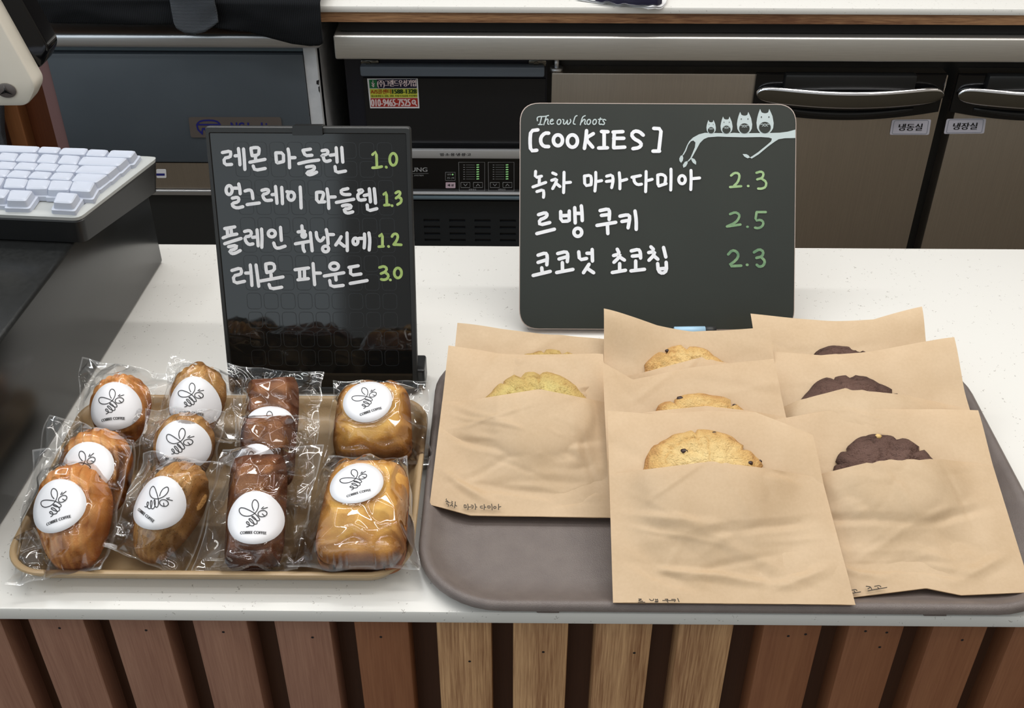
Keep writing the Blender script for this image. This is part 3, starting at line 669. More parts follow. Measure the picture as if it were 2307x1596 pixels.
# ------------------------------------------------------------------ kraft bags and cookies
def interp(P, u):
    xs = np.array([p[0] for p in P], float); t = (u-0)*(xs[-1]-xs[0])+xs[0]
    return np.array([t, np.interp(t, xs, [p[1] for p in P])])
def blobs(seed, n, r0, r1):
    rs = np.random.RandomState(seed); return [(rs.uniform(-1, 1), rs.uniform(-1, 1), rs.uniform(r0, r1), rs.uniform(.4, 1)) for _ in range(n)]
def cookie_bag(bottom, top, opening, zb, zt, cookie, cmat, seed, label, clabel, cname='cookie', writing=None, wlabel=None, curl=(.0, .0), chips=None, chipmat='chip', cookie_group='cookies in kraft bags'):
    """bottom/top/opening: edges as seen, traced on the plane the bag lies in; cookie: centre (px), radius (px)."""
    bm_, tm_ = interp(bottom, .5), interp(top, .5)
    A, Tt = atZ(bm_[0], bm_[1], zb), atZ(tm_[0], tm_[1], zt)
    n = np.cross((1.0, 0, 0), Tt-A); pl = Plane(A, n); nn = pl.n
    root = thing('paper_bag', A, label, 'paper bag', 'kraft paper cookie bags')
    cc = pl.at(*cookie[0]); crad = cookie[1]*((cc-O) @ FW)/F; th = .0145
    ex = np.array((1.0, 0, 0)); ey = np.cross(nn, ex)
    NU, NV = 84, 84
    us = np.linspace(0, 1, NU)
    topy = np.array([interp(top, u) for u in us]); boty = np.array([interp(bottom, u) for u in us]); opx = [p[0] for p in opening]; opy = [p[1] for p in opening]
    def sheet(front):
        rows = []; info = []
        for vi in np.linspace(0, 1, NV):
            r = []
            for k, u in enumerate(us):
                bp_, tp_ = boty[k], topy[k]
                if front:
                    x = bp_[0]
                    for _ in range(3):
                        oy = np.interp(x, opx, opy); f = (bp_[1]-oy)/(bp_[1]-tp_[1]); x = bp_[0]+(tp_[0]-bp_[0])*f
                    p = bp_+(tp_-bp_)*f*vi
                else: p = bp_+(tp_-bp_)*vi
                r.append(pl.at(p[0], p[1]))
            rows.append(r)
        return np.array(rows)
    def cookie_h(D): return th*(1.02*np.sqrt(np.clip(1-(D/1.08)**2.8, 0, 1)))+.0026*(D < 1.1)
    rs = np.random.RandomState(seed)
    Vg, Ug = np.meshgrid(np.linspace(0, 1, NV), us, indexing='ij')
    def dist(P): d = P-cc; return np.hypot(d @ ex, d @ ey)/crad
    # back sheet
    Pb = sheet(False); wob = np.array([[noise.noise(Vector((u*2.3+seed, v*2.3, 1.3))) for u in us] for v in Vg[:, 0]])
    hb = .0018*wob*sstep(0, .2, Vg)+.0007*crumple(Ug, Vg, seed+5, 14)
    hb += curl[0]*sstep(.65, 1, Vg)*sstep(.55, 0, Ug)+curl[1]*sstep(.65, 1, Vg)*sstep(.45, 1, Ug)
    D = dist(Pb); hb -= .003*sstep(1.1, .4, D)
    b = MB(); b.grid(Pb+hb[..., None]*nn); b.build('back_sheet', M['kraft'], root, smooth=True, fix=False)
    # front sheet, tented over the cookie; its mouth is trimmed so that the raised edge runs where the photo shows it
    edge = np.minimum(Ug, 1-Ug); gate = sstep(0, .22, edge)*sstep(0, .25, Vg)
    folds = [(cxx, cyy, wdt, amp*rs.choice([-1, 1]), a) for cxx, cyy, wdt, amp, a in ((.12, .28, .05, .0026, .9), (.88, .25, .06, .0028, 2.2), (.3+.3*rs.uniform(), .2, .05, .0022, 1.35), (.75, .6, .05, .0016, 1.9), (.15, .65, .05, .002, 1.2))]
    soft = np.array([[noise.noise(Vector((u*5+seed*2, v*5, 3.3))) for u in us] for v in Vg[:, 0]])
    opy = np.array(opy, float); fine = crumple(Ug, Vg, seed+31, 18); crisp = crumple(Ug, Vg, seed+50, 14, (.02, .045), (.2, .55)); opy_t = opy.copy()
    opx_g = np.linspace(opx[0], opx[-1], 40); tgt = np.interp(opx_g, opx, opy); cur = tgt.copy()
    for it in range(5):
        opx, opy = opx_g, cur
        Pf = sheet(True); D = dist(Pf)
        tent = sstep(1.75, .55, D)
        hf = (th*.80+.002)*tent*gate+.0009*sstep(0, .06, edge); fo = 0
        for cxx, cyy, wdt, amp, a in folds:
            d = (Ug-cxx)*math.cos(a)+(Vg-cyy)*math.sin(a); e = -(Ug-cxx)*math.sin(a)+(Vg-cyy)*math.cos(a)
            fo = fo+amp*np.clip(1-np.abs(d)/wdt, 0, 1)*np.clip(1-(e/.42)**2, 0, 1)*gate
        hf = hf+.0014*soft*gate
        cov = cookie_h(D)
        hf = np.maximum(np.maximum(hf, .0005)+sstep(.8, 1, Vg)*.0012*gate, cov)
        for _ in range(10):
            a_ = hf.copy(); a_[1:-1, 1:-1] = .25*(hf[:-2, 1:-1]+hf[2:, 1:-1]+hf[1:-1, :-2]+hf[1:-1, 2:]); a_[-1, 1:-1] = (hf[-1, :-2]+hf[-1, 2:]+hf[-2, 1:-1])/3; hf = np.maximum(a_, cov)
        hf = np.maximum(hf+fo*1.15+.0011*fine*gate+.0012*crisp*gate, cov*.98)
        Q = Pf+hf[..., None]*nn; v = Q[-1]-O; kk = v @ FW; px_, py_ = CX+F*(v @ RT)/kk, CY-F*(v @ UP)/kk
        o_ = np.argsort(px_); cur = cur+(tgt-np.interp(opx_g, px_[o_], py_[o_]))*.9
    b = MB(); b.grid(Q); b.build('front_sheet', M['kraft'], root, smooth=True, fix=False)
    if writing:
        b = MB(); strokes(b, writing[0], writing[3], mapP(pl, .0034), writing[1], writing[2], it=1, cap=6)
        part_label(b.build('handwriting', M['pen'], root, fix=False), wlabel)
    # cookie
    co = cc+nn*.0010; b = MB(); rings = []; bake = []; nr, na = 40, 110
    bl = blobs(seed+70, 34, .16, .38)
    def surf(r, a):
        ca, sa = math.cos(a), math.sin(a)
        x, y = r*ca, r*sa
        lump = min(.26, sum(w*max(0, 1-((x-bx)**2+(y-by)**2)/(br*br))**.7*.13 for bx, by, br, w in bl))
        crack = abs(noise.noise(Vector((x*3.2+seed, y*3.2, .5))))
        nz = noise.fractal(Vector((x*8+seed, y*8, 2.2)), .7, 2.0, 5)
        prof = max(0, 1-r**3.4)**.5
        cr2 = -.22*max(0, 1-crack/.05)*sstep(.0, .3, r)
        return prof, lump, cr2, nz
    for i in range(nr):
        r = math.sin((i+.02)/(nr-1)*math.pi/2) if i < nr-1 else 1.0
        ring = []
        for j in range(na):
            a = 2*math.pi*j/na; pr, lu, ck, nz = surf(r, a)
            out = 1+.06*noise.noise(Vector((math.cos(a)*2.1+seed, math.sin(a)*2.1, 9)))+.025*noise.noise(Vector((math.cos(a)*5+seed, math.sin(a)*5, 4)))-.10*max(0, 1-abs(noise.noise(Vector((math.cos(a)*1.7+seed, math.sin(a)*1.7, 14))))/.10)
            z = th*(pr*(.70+lu)+ck*.75*pr+.15*nz*pr)
            ring.append(co+ex*(crad*out*r*math.cos(a))+ey*(crad*out*r*math.sin(a))+nn*max(z, 0))
            bake.append(.15+.6*r**3-.7*min(0, ck)*1.2+.12*nz)
        rings.append(ring)
    rings.append([p-nn*.0 + (co-p)*.25 for p in rings[-1]]); bake += [.9]*na
    b.loops(rings, True, True)
    ck = tag(b.build(cname, cmat, None, smooth=True), clabel, 'cookie', cookie_group); set_bake(ck, bake)
    if chips:
        for x, y, s in chips:
            p = pl.at(x, y, .006); Dc = float(dist(p-nn*.006)); zc_ = th*.82*math.sqrt(max(0.03, 1-min(Dc, 1)**3.4)); p = pl.at(x, y, zc_); r = s*((p-O) @ FW)/F; b = MB()
            q = bmesh.new(); bmesh.ops.create_icosphere(q, subdivisions=2, radius=1)
            for v in q.verts:
                k = 1+.25*noise.noise(v.co*1.7+Vector((x, y, 0))); c = v.co*k*r
                v.co = Vector(p+ex*c.x+ey*c.y*.8+nn*c.z*.7)
            b.bm(q); b.build('chocolate_chip' if chipmat == 'chip' else 'nut_piece', M[chipmat], ck, smooth=True)
    return root
W_GT = ([[(225, 210), (215, 260), (270, 285)], [(265, 285), (290, 320)], [(205, 300), (330, 335)], [(225, 365), (300, 390), (285, 455)],
         [(395, 290), (430, 310)], [(370, 340), (435, 345), (395, 410), (345, 440)], [(400, 400), (435, 455)], [(515, 310), (510, 400), (490, 505)], [(520, 420), (565, 450)],
         [(805, 410), (805, 515), (880, 490)], [(805, 410), (870, 420), (860, 480)], [(920, 385), (935, 470), (925, 570)], [(940, 485), (1060, 475)],
         [(1030, 420), (1100, 430), (1090, 510), (1050, 530)], [(1155, 380), (1180, 470), (1165, 565)], [(1185, 480), (1220, 485)],
         [(1400, 450), (1325, 460), (1330, 515), (1410, 520)], [(1450, 400), (1460, 480), (1450, 570)], [(1465, 490), (1515, 490)],
         [(1570, 450), (1570, 520), (1650, 515), (1650, 450), (1570, 450)], [(1695, 390), (1710, 480), (1710, 580)], ell(1800, 500, 40, 32), [(1920, 395), (1925, 480), (1920, 570)], [(1930, 490), (1995, 475)]], (990, 1110), 14.42, 2.0)
W_LV = ([[(310, 335), (445, 340), (350, 370), (290, 400), (460, 415)], [(300, 455), (540, 455)], [(715, 340), (760, 395), (860, 390), (865, 335)], [(930, 340), (950, 395)], [(1000, 340), (1025, 400)], [(950, 370), (1010, 365)], ell(975, 440, 55, 14),
         [(1290, 350), (1420, 340), (1350, 390), (1400, 465)], [(1200, 395), (1640, 400)], [(1530, 355), (1660, 355), (1680, 380), (1640, 440)], [(1755, 320), (1810, 445)]], (1420, 1330), 16.48, 2.1)
W_CC = ([[(360, 585), (540, 550), (590, 605)], [(460, 620), (520, 690)], [(390, 720), (745, 660)], [(985, 415), (1130, 430), (1180, 450), (1060, 530)], [(1180, 460), (1240, 580)], [(1060, 615), (1880, 470)], [(1350, 420), (1570, 385), (1620, 450)], [(1480, 470), (1560, 530)]], (1900, 1300), 19.2, 2.2)
cookie_bag([(1000, 1010), (1392, 1010)], [(1031, 732), (1150, 745), (1390, 768)], [(990, 815), (1250, 803), (1400, 815)], .014, .056, ((1240, 886), 112), M['matcha'], 31,
           'kraft bag almost hidden behind the left front bag on the brown tray', 'thin sliver of pale cookie peeking from the rear left paper bag', curl=(.003, 0))
cookie_bag([(968, 1138), (1060, 1163), (1390, 1168)], [(1011, 785), (1130, 800), (1358, 805)], [(985, 905), (1040, 905), (1215, 877), (1355, 905), (1400, 912)], .010, .055, ((1207, 942), 124), M['matcha'], 32,
           'kraft bag at the left of the brown tray, pen lettering at its lower left', 'pale green-gold cookie in the left front paper bag', writing=W_GT, wlabel='small dark handwriting naming green tea macadamia', curl=(.004, .004))
cookie_bag([(1366, 1010), (1775, 1010)], [(1358, 713), (1420, 727), (1478, 740), (1560, 748), (1732, 744)], [(1360, 858), (1440, 842), (1576, 806), (1647, 820), (1760, 850)], .016, .062, ((1550, 880), 112), M['cookie'], 33,
           'kraft bag with bent-up corner, rearmost of the middle row, below the menu board', 'golden cookie with one dark chip showing from the rear middle bag', curl=(.012, .003), chips=[(1503, 791, 5)])
cookie_bag([(1374, 1160), (1822, 1160)], [(1357, 820), (1425, 858), (1548, 831), (1742, 812)], [(1360, 945), (1480, 926), (1590, 915), (1690, 926), (1800, 945)], .012, .062, ((1588, 1020), 148), M['cookie'], 34,
           'kraft bag in the centre of the middle row, between two golden cookie bags', 'golden cookie with browned chips showing from the centre bag of the middle row', curl=(.002, .003), chips=[(1532, 899, 8), (1570, 901, 7), (1655, 914, 5), (1624, 898, 5)])
cookie_bag([(1381, 1359), (1927, 1364)], [(1368, 930), (1460, 938), (1600, 925), (1700, 932), (1828, 990)], [(1370, 1070), (1440, 1060), (1600, 1040), (1730, 1056), (1850, 1078)], .0165, .064, ((1587, 1094), 144), M['cookie'], 35,
           'frontmost large kraft bag of the middle row, reaching the tray front rim', 'large golden cracked cookie with chips in the frontmost middle bag', writing=W_LV, wlabel='small dark handwriting naming the levain cookie', curl=(.002, .006), chips=[(1609, 976, 5), (1690, 1044, 7), (1541, 1018, 9), (1712, 1040, 5)])
cookie_bag([(1738, 990), (2128, 985)], [(1690, 710), (1850, 722), (1965, 727), (2070, 706)], [(1690, 815), (1880, 798), (2110, 815)], .008, .045, ((1902, 862), 98), M['choc'], 36,
           'kraft bag rearmost at the right, overlapping the lower right corner of the menu board', 'dark chocolate cookie barely showing from the rear right bag', curl=(.002, .010))
cookie_bag([(1790, 1140), (2246, 1140)], [(1722, 790), (1850, 800), (1960, 793), (2143, 773)], [(1735, 930), (1800, 902), (1900, 876), (2040, 890), (2215, 930)], .010, .053, ((1930, 965), 142), M['choc'], 37,
           'kraft bag in the middle of the right row, between two chocolate cookie bags', 'dark chocolate cookie in the middle bag of the right row', curl=(.0, .008))
cookie_bag([(1834, 1360), (1926, 1347), (2086, 1327), (2164, 1343), (2325, 1336)], [(1745, 945), (1900, 920), (2090, 926), (2200, 932)], [(1770, 1085), (1850, 1068), (1940, 1046), (2000, 1037), (2120, 1035), (2280, 1055)], .0095, .049, ((2003, 1084), 122), M['choc'], 38,
           'frontmost kraft bag of the right row, at the right front of the brown tray', 'dark chocolate cookie with a pale nut in the frontmost right bag', writing=W_CC, wlabel='small dark underlined handwriting, partly hidden', curl=(.0, .004), chips=[(1978, 984, 8)], chipmat='nut')

# ------------------------------------------------------------------ left lettered board
zb_, yb_ = 0.002, atZ(940, 884, .002)[1]
pb = atZ(727, 884, .002)
top_mid = np.array([0, .834, .22])
n1 = np.cross((1.0, 0, 0), np.array([0, top_mid[1]-pb[1], top_mid[2]-pb[2]]))
PLM = Plane(pb, n1)
mbd = thing('menu_board', pb, 'upright black framed price board with white and green handwriting behind the wrapped pastries', 'sign')
nb = PLM.n
out = [(462, 284), (925, 286), (942, 884), (518, 884)]
inn = [(473, 300), (914, 302), (930, 872), (527, 872)]
def slab(mb, pl, quad, front, back, r=0, n=5):
    pts = [pl.at(*p) for p in (rpoly(quad, r, n) if r else quad)]
    mb.loops([[p+pl.n*back for p in pts], [p+pl.n*front for p in pts]])
b = MB(); ro = [PLM.at(*p) for p in rpoly(out, 9)]; ri = [PLM.at(*p) for p in rpoly(inn, 3)]
k = len(ro)
b.loops([[p-nb*.006 for p in ro], [p+nb*.0008 for p in ro], [p+nb*.002+(q-p)*.18 for p, q in zip(ro, ri)], [p+nb*.002+(q-p)*.85 for p, q in zip(ro, ri)], [p+nb*.0002 for p in ri]], True, False)
b.build('frame', M['char'], mbd, angle=40)
b = MB(); slab(b, PLM, inn, .0004, -.004); b.build('face_panel', M['panel'], mbd)
# moulded rounded squares of the backing, showing through the clear face
b = MB()
for r in range(12):
    for c in range(9):
        u0, u1 = .115+c*.092, .115+c*.092+.076; v0, v1 = .035+r*.0745, .035+r*.0745+.062
        q = []
        for u, v in ((u0, v0), (u1, v0), (u1, v1), (u0, v1)):
            q.append(((inn[0][0]*(1-u)+inn[1][0]*u)*(1-v)+(inn[3][0]*(1-u)+inn[2][0]*u)*v, (inn[0][1]*(1-u)+inn[1][1]*u)*(1-v)+(inn[3][1]*(1-u)+inn[2][1]*u)*v))
        rp = [tuple(p) for p in rpoly(q, 9, 4)]; rp.append(rp[0])
        strokes(b, [('E', rp)], 1.2, mapP(PLM, .00055))
b.build('moulded_squares', plain('dark_grey_moulding', (38, 40, 42), .25), mbd, fix=False)
b = MB(); slab(b, PLM, [(661, 282), (728, 282), (729, 304), (661, 304)], .0045, -.008, 2); b.build('clip', M['black'], mbd, angle=40)
b = MB(); p0 = PLM.at(700, 600); pf = np.array((p0[0], p0[1]+.055, .001))
b.prism([p0+np.array((-.03, 0, 0))-nb*.006, p0+np.array((.03, 0, 0))-nb*.006, pf+np.array((.035, 0, 0)), pf+np.array((-.035, 0, 0))], (0, .004, 0)); b.build('easel_leg', M['black'], mbd)
b = MB(); p = atZ(949, 850, .012); b.rbox(p[0]-.012, p[0]+.0035, p[1]-.004, p[1]+.02, 0.0005, .022, .002); b.build('foot', M['black'], mbd)
s1 = 10.486
def off(P, dx): return ('E', [(x+dx, y) for x, y in P[1]]) if P[0] == 'E' else [(x+dx, y) for x, y in P]
SH = 200*s1
rowA = [[(115, 250), (310, 212), (312, 300), (300, 355), (150, 385), (168, 540), (335, 530)], [(415, 328), (500, 322)], [(495, 155), (520, 350), (532, 540)], [(615, 165), (635, 400), (648, 650)],
        [(790, 145), (800, 220), (818, 325)], [(790, 150), (880, 130), (980, 135), (985, 210), (968, 308), (818, 325)], [(900, 340), (900, 420)], [(765, 478), (1125, 410)], [(845, 565), (885, 670), (1130, 625)],
        [(1378, 255), (1395, 480), (1420, 495), (1560, 460)], [(1378, 255), (1560, 255), (1562, 460)], [(1668, 165), (1695, 300), (1705, 610)], [(1720, 372), (1835, 368)],
        [(2020, 195), (2200, 168)], [(2020, 195), (2075, 325), (2235, 312)], [(1920, 510), (2150, 455), (2395, 425)], [(2105, 590), (2260, 565), (2300, 595), (2270, 670), (2095, 720), (2160, 780), (2250, 760), (2345, 712)]]
rowA += [off(P, SH) for P in ([(375, 205), (485, 185), (518, 230), (500, 290), (350, 315), (405, 335), (420, 430), (480, 462), (570, 435)], [(570, 312), (690, 295)], [(708, 135), (720, 300), (732, 475)], [(840, 130), (852, 300), (866, 475)], [(682, 580), (700, 725), (930, 685)])]
gA = [off(P, SH) for P in ([(1565, 300), (1655, 215), (1668, 580)], [(1565, 610), (1680, 605), (1785, 582)], [(1885, 590), (1895, 600)], ell(2055, 410, 84, 142))]
rowB = [ell(275, 298, 72, 105), [(385, 252), (500, 252)], [(502, 152), (525, 250), (538, 385)], [(350, 490), (465, 465), (510, 500), (490, 580), (342, 612), (365, 685), (465, 725), (600, 690)],
        [(650, 320), (750, 290), (815, 320), (838, 500)], [(700, 640), (990, 602)], [(1050, 305), (1150, 277), (1220, 300), (1190, 372), (1062, 402), (1095, 500), (1150, 548), (1280, 535)],
        [(1290, 405), (1375, 398)], [(1372, 212), (1390, 400), (1408, 610)], [(1518, 232), (1530, 420), (1538, 620)], ell(1742, 440, 78, 98), [(1640, 335), (1700, 345)], [(1955, 225), (1970, 480), (1978, 720)]]
rowB += [off(P, SH) for P in ([(245, 355), (248, 585), (440, 572)], [(245, 352), (340, 340), (410, 360), (405, 430), (360, 555)], [(492, 268), (520, 450), (535, 730)], [(570, 462), (685, 458)],
        [(985, 262), (825, 295), (828, 370), (900, 405), (1035, 400)], [(712, 588), (1125, 512)], [(855, 668), (960, 642), (1068, 662), (1045, 730), (890, 745), (920, 820), (990, 842), (1100, 810)],
        [(1235, 305), (1315, 288), (1345, 325), (1222, 388), (1220, 480), (1260, 540), (1395, 520)], [(1370, 425), (1470, 402)], [(1490, 265), (1508, 420), (1518, 575)], [(1606, 262), (1625, 430), (1638, 605)], [(1440, 645), (1455, 790), (1670, 735)])]
gB = [off(P, SH) for P in ([(1830, 400), (1895, 335), (1905, 650)], [(1845, 655), (1960, 648)], [(2022, 664), (2030, 670)], [(2112, 368), (2180, 322), (2225, 360), (2195, 435), (2120, 490)], [(2190, 470), (2250, 500), (2240, 590), (2155, 640)])]
rowC = [[(170, 212), (410, 172)], [(228, 220), (240, 350)], [(318, 200), (332, 330)], [(132, 432), (290, 370), (460, 342)], [(170, 570), (380, 500), (560, 445)], [(262, 640), (460, 603), (440, 690), (272, 735), (340, 805), (420, 795), (540, 730)],
        [(640, 280), (750, 252), (808, 300), (780, 388), (642, 410), (675, 530), (750, 592), (840, 572)], [(830, 420), (910, 410)], [(935, 240), (950, 420), (962, 620)], [(1042, 220), (1055, 420), (1048, 655)],
        ell(1285, 328, 84, 80), [(1490, 180), (1500, 340), (1512, 490)], [(1330, 550), (1362, 650), (1430, 682), (1600, 625)], [(1995, 145), (2005, 240)], [(1905, 290), (2060, 272)], ell(2040, 370, 44, 42), [(2020, 370), (2060, 372)], [(1842, 570), (2165, 512)], [(2020, 560), (2025, 690), (2058, 750)], [(2196, 305), (2215, 500), (2240, 735)]]
rowC += [off(P, SH) for P in ([(238, 300), (252, 430), (320, 510), (370, 490), (420, 420)], [(475, 232), (505, 380), (520, 570)], [(530, 350), (648, 350)], ell(460, 690, 72, 68), [(828, 400), (770, 500), (698, 598)], [(782, 530), (900, 625)], [(966, 310), (972, 730)],
        ell(1165, 510, 58, 76), [(1245, 440), (1340, 440)], [(1376, 335), (1385, 480), (1370, 665)], [(1482, 310), (1508, 480), (1490, 715)])]
gC = [off(P, SH) for P in ([(1730, 390), (1800, 322), (1800, 620)], [(1712, 640), (1825, 632)], [(1940, 632), (1950, 638)], [(2025, 400), (2060, 342), (2130, 332), (2170, 390), (2140, 490), (2065, 588)], [(2065, 588), (2245, 595)])]
rowD = [[(130, 312), (335, 250), (360, 340), (345, 398), (160, 440), (190, 618), (430, 567)], [(455, 372), (540, 370)], [(565, 180), (590, 420), (605, 665)], [(700, 180), (735, 430), (765, 685)],
        [(930, 158), (935, 260), (955, 362)], [(930, 160), (1050, 135), (1135, 170), (1140, 310), (955, 362)], [(1055, 390), (1060, 480)], [(800, 560), (1340, 462)], [(1010, 640), (1050, 750), (1310, 705)],
        [(1622, 292), (1945, 250)], [(1728, 300), (1738, 505)], [(1845, 290), (1850, 480)], [(1692, 530), (1940, 502)], [(2050, 145), (2068, 400), (2088, 645)], [(2110, 372), (2225, 370)]]
SD = 190*s1
rowD += [off(P, SD) for P in (ell(555, 210, 102, 80), [(322, 440), (785, 362)], [(590, 430), (602, 535)], [(450, 545), (478, 695), (770, 660)], [(905, 235), (1125, 198)], [(945, 245), (942, 425), (1190, 390)], [(935, 615), (1335, 545)])]
gD = [off(P, SD) for P in ([(1625, 240), (1735, 208), (1805, 265), (1760, 345), (1660, 385)], [(1760, 355), (1845, 425), (1810, 510), (1730, 535), (1665, 520)], [(1875, 530), (1885, 536)], ell(2060, 370, 86, 118))]
for w, g, org, nm in ((rowA, gA, (490, 320), 'first'), (rowB, gB, (490, 400), 'second'), (rowC, gC, (490, 495), 'third'), (rowD, gD, (510, 580), 'last')):
    b = MB(); strokes(b, w, 7.6, mapP(PLM, .0009), org, s1); part_label(b.build('handwriting', M['marker'], mbd, fix=False), 'white Korean handwriting, %s line' % nm)
    b = MB(); strokes(b, g, 6.2, mapP(PLM, .0009), org, s1); part_label(b.build('price', M['green'], mbd, fix=False), 'light green handwritten price, %s line' % nm)

# ------------------------------------------------------------------ cookie menu board
pc = atZ(1480, 748, .004)
lean = math.radians(35)
PLC = Plane(pc, np.array((0, -math.cos(lean), math.sin(lean))))
cmb_ = thing('cookie_menu_board', pc, 'rounded black board headed COOKIES with printed owls, standing behind the kraft bags', 'sign')
cq = [(1173, 233), (1793, 236), (1788, 743), (1171, 740)]
b = MB(); slab(b, PLC, cq, 0, -.004, 44, 8); b.build('board', M['slate'], cmb_)
b = MB(); slab(b, PLC, [(1171.2, 231.2), (1794.8, 234.2), (1789.8, 744.8), (1169.2, 741.8)], -.0006, -.0058, 45, 8); part_label(b.build('backing', plain('pale_board_edge', (206, 188, 178), .5), cmb_), 'pale thin edge around the board')
b = MB(); p0 = PLC.at(1480, 430, -.006)
for dx in (-.045, .045):
    b.tube([p0+np.array((dx, 0, 0)), np.array((p0[0]+dx*1.5, p0[1]+.05, .004))], .0035, 8)
b.tube([np.array((p0[0]-.0675, p0[1]+.05, .004)), np.array((p0[0]+.0675, p0[1]+.05, .004))], .0035, 8)
b.build('back_stand', M['char'], cmb_, smooth=True)
mc = mapP(PLC, .0005)
def row(name, label, mat, polys, w, org, sc):
    b = MB(); strokes(b, polys, w, mc, org, sc); part_label(b.build(name, M[mat], cmb_, fix=False), label)
row('title_lettering', 'printed grey italic line The owl hoots', 'owl',
    [[(222, 160), (215, 112), (245, 92), (340, 92), (402, 74)], [(290, 95), (276, 160), (262, 215)], [(238, 222), (300, 222)], [(368, 85), (345, 160), (325, 225)], [(345, 170), (375, 128), (398, 140), (385, 210), (408, 218)],
     [(430, 172), (478, 162), (470, 132), (440, 145), (425, 190), (445, 220), (485, 205)], ell(572, 180, 30, 42, 20, .3), [(632, 140), (655, 148), (640, 205), (665, 222), (700, 170), (715, 140), (702, 210), (725, 224), (768, 172), (756, 138)],
     [(865, 78), (835, 90), (815, 150), (800, 210), (835, 218)], [(998, 78), (955, 98), (935, 165), (918, 228)], [(938, 185), (980, 132), (1002, 150), (982, 212), (1008, 218)], ell(1055, 180, 28, 42, 20, .3), ell(1150, 180, 28, 42, 20, .3), [(1245, 115), (1218, 200), (1235, 224), (1258, 214)], [(1212, 140), (1272, 136)], [(1332, 152), (1302, 135), (1280, 160), (1315, 195), (1300, 226), (1265, 220)]], 2.6, (1180, 250), 7.21)
row('handwriting', 'white handwritten heading COOKIES in square brackets', 'marker',
    [[(230, 308), (115, 322), (100, 480), (112, 650), (212, 640)], [(405, 362), (340, 360), (275, 430), (275, 520), (325, 578), (405, 580)], ell(555, 478, 74, 88), ell(790, 490, 82, 100), [(1020, 322), (1010, 450), (985, 610)], [(1130, 370), (1000, 450), (1120, 590)],
     [(1262, 336), (1368, 340)], [(1305, 340), (1305, 595)], [(1215, 604), (1360, 600)], [(1450, 345), (1610, 338)], [(1470, 350), (1460, 600)], [(1460, 447), (1625, 446)], [(1460, 600), (1640, 590)],
     [(1940, 395), (1880, 340), (1800, 325), (1745, 385), (1790, 455), (1880, 500), (1915, 550), (1870, 600), (1772, 615)], [(2110, 285), (2232, 292), (2215, 460), (2192, 655)], [(2098, 655), (2205, 655)]], 8.2, (1180, 250), 7.21)
S2 = 200*s1
row('handwriting', 'white Korean handwriting for green tea macadamia', 'marker',
    [[(280, 170), (270, 320), (420, 285)], [(370, 310), (365, 450)], [(215, 540), (520, 432)], [(308, 650), (462, 602), (475, 700), (465, 785)], [(682, 208), (765, 245)], [(658, 385), (785, 342), (760, 440), (682, 580)], [(772, 462), (855, 530)], [(952, 192), (948, 450), (940, 675)], [(990, 440), (1105, 430)],
     [(1432, 280), (1442, 515), (1590, 488)], [(1432, 282), (1575, 262), (1600, 350), (1588, 488)], [(1700, 195), (1702, 400), (1680, 638)], [(1740, 410), (1840, 390)], [(1955, 288), (2090, 252), (2115, 380), (2075, 558)], [(1950, 412), (2095, 392)]]
    + [off(P, S2) for P in ([(158, 205), (175, 400), (172, 585)], [(210, 395), (335, 360)], [(455, 312), (660, 272)], [(500, 330), (515, 430), (590, 490), (685, 475)], [(792, 175), (790, 400), (780, 655)], [(830, 390), (935, 360)], [(1065, 265), (1070, 480)], [(1062, 262), (1160, 240), (1252, 290), (1250, 380), (1238, 440)], [(1090, 520), (1265, 462)], [(1378, 120), (1380, 350), (1372, 615)], ell(1640, 370, 78, 96), [(1850, 150), (1855, 350), (1845, 605)], [(1890, 345), (2055, 330)])], 6.9, (1180, 370), s1)
row('handwriting', 'white Korean handwriting for the levain cookie', 'marker',
    [[(198, 290), (335, 248), (370, 290), (335, 345), (215, 392), (220, 490), (415, 442)], [(165, 655), (505, 570)], [(625, 230), (628, 420), (765, 412)], [(790, 220), (790, 400)], [(660, 310), (780, 305)], [(895, 155), (900, 300), (905, 450)], [(1022, 120), (1035, 250), (1040, 405)], [(920, 265), (1010, 265)], ell(955, 630, 75, 78),
     [(1382, 212), (1540, 178), (1568, 230), (1558, 385)], [(1408, 305), (1540, 288)], [(1322, 498), (1685, 438)], [(1525, 490), (1532, 655)], [(1765, 320), (1915, 290), (1960, 325), (1922, 545)], [(1802, 422), (1920, 402)], [(2055, 220), (2080, 400), (2078, 575)]], 8, (1190, 450), 8.544)
row('handwriting', 'white Korean handwriting for coconut choc chip', 'marker',
    [[(218, 240), (335, 202), (362, 250), (352, 388)], [(218, 350), (340, 312)], [(275, 432), (280, 490)], [(143, 550), (405, 487)], [(518, 215), (648, 182), (676, 230), (665, 340)], [(538, 298), (660, 262)], [(590, 352), (592, 470)], [(502, 505), (752, 457)],
     [(840, 188), (852, 312), (960, 290)], [(965, 210), (1030, 210)], [(1045, 152), (1050, 330)], [(998, 378), (912, 508)], [(968, 440), (1068, 508)], [(1428, 148), (1455, 200)], [(1372, 245), (1475, 218), (1450, 280), (1378, 348)], [(1465, 268), (1538, 315)], [(1465, 368), (1465, 470)], [(1352, 505), (1555, 470)],
     [(1642, 175), (1755, 148), (1782, 195), (1785, 285)], [(1658, 255), (1770, 245)], [(1710, 328), (1710, 450)], [(1637, 480), (1845, 456)], [(1942, 112), (1980, 150)], [(1908, 200), (2005, 180), (1980, 250), (1912, 318)], [(1985, 248), (2048, 302)], [(2135, 122), (2170, 268)], [(2045, 368), (2055, 485), (2120, 522), (2182, 478), (2175, 348)], [(2070, 450), (2178, 440)]], 8, (1180, 540), 6.785)
PRO = (1620, 370); PS_ = 6.386
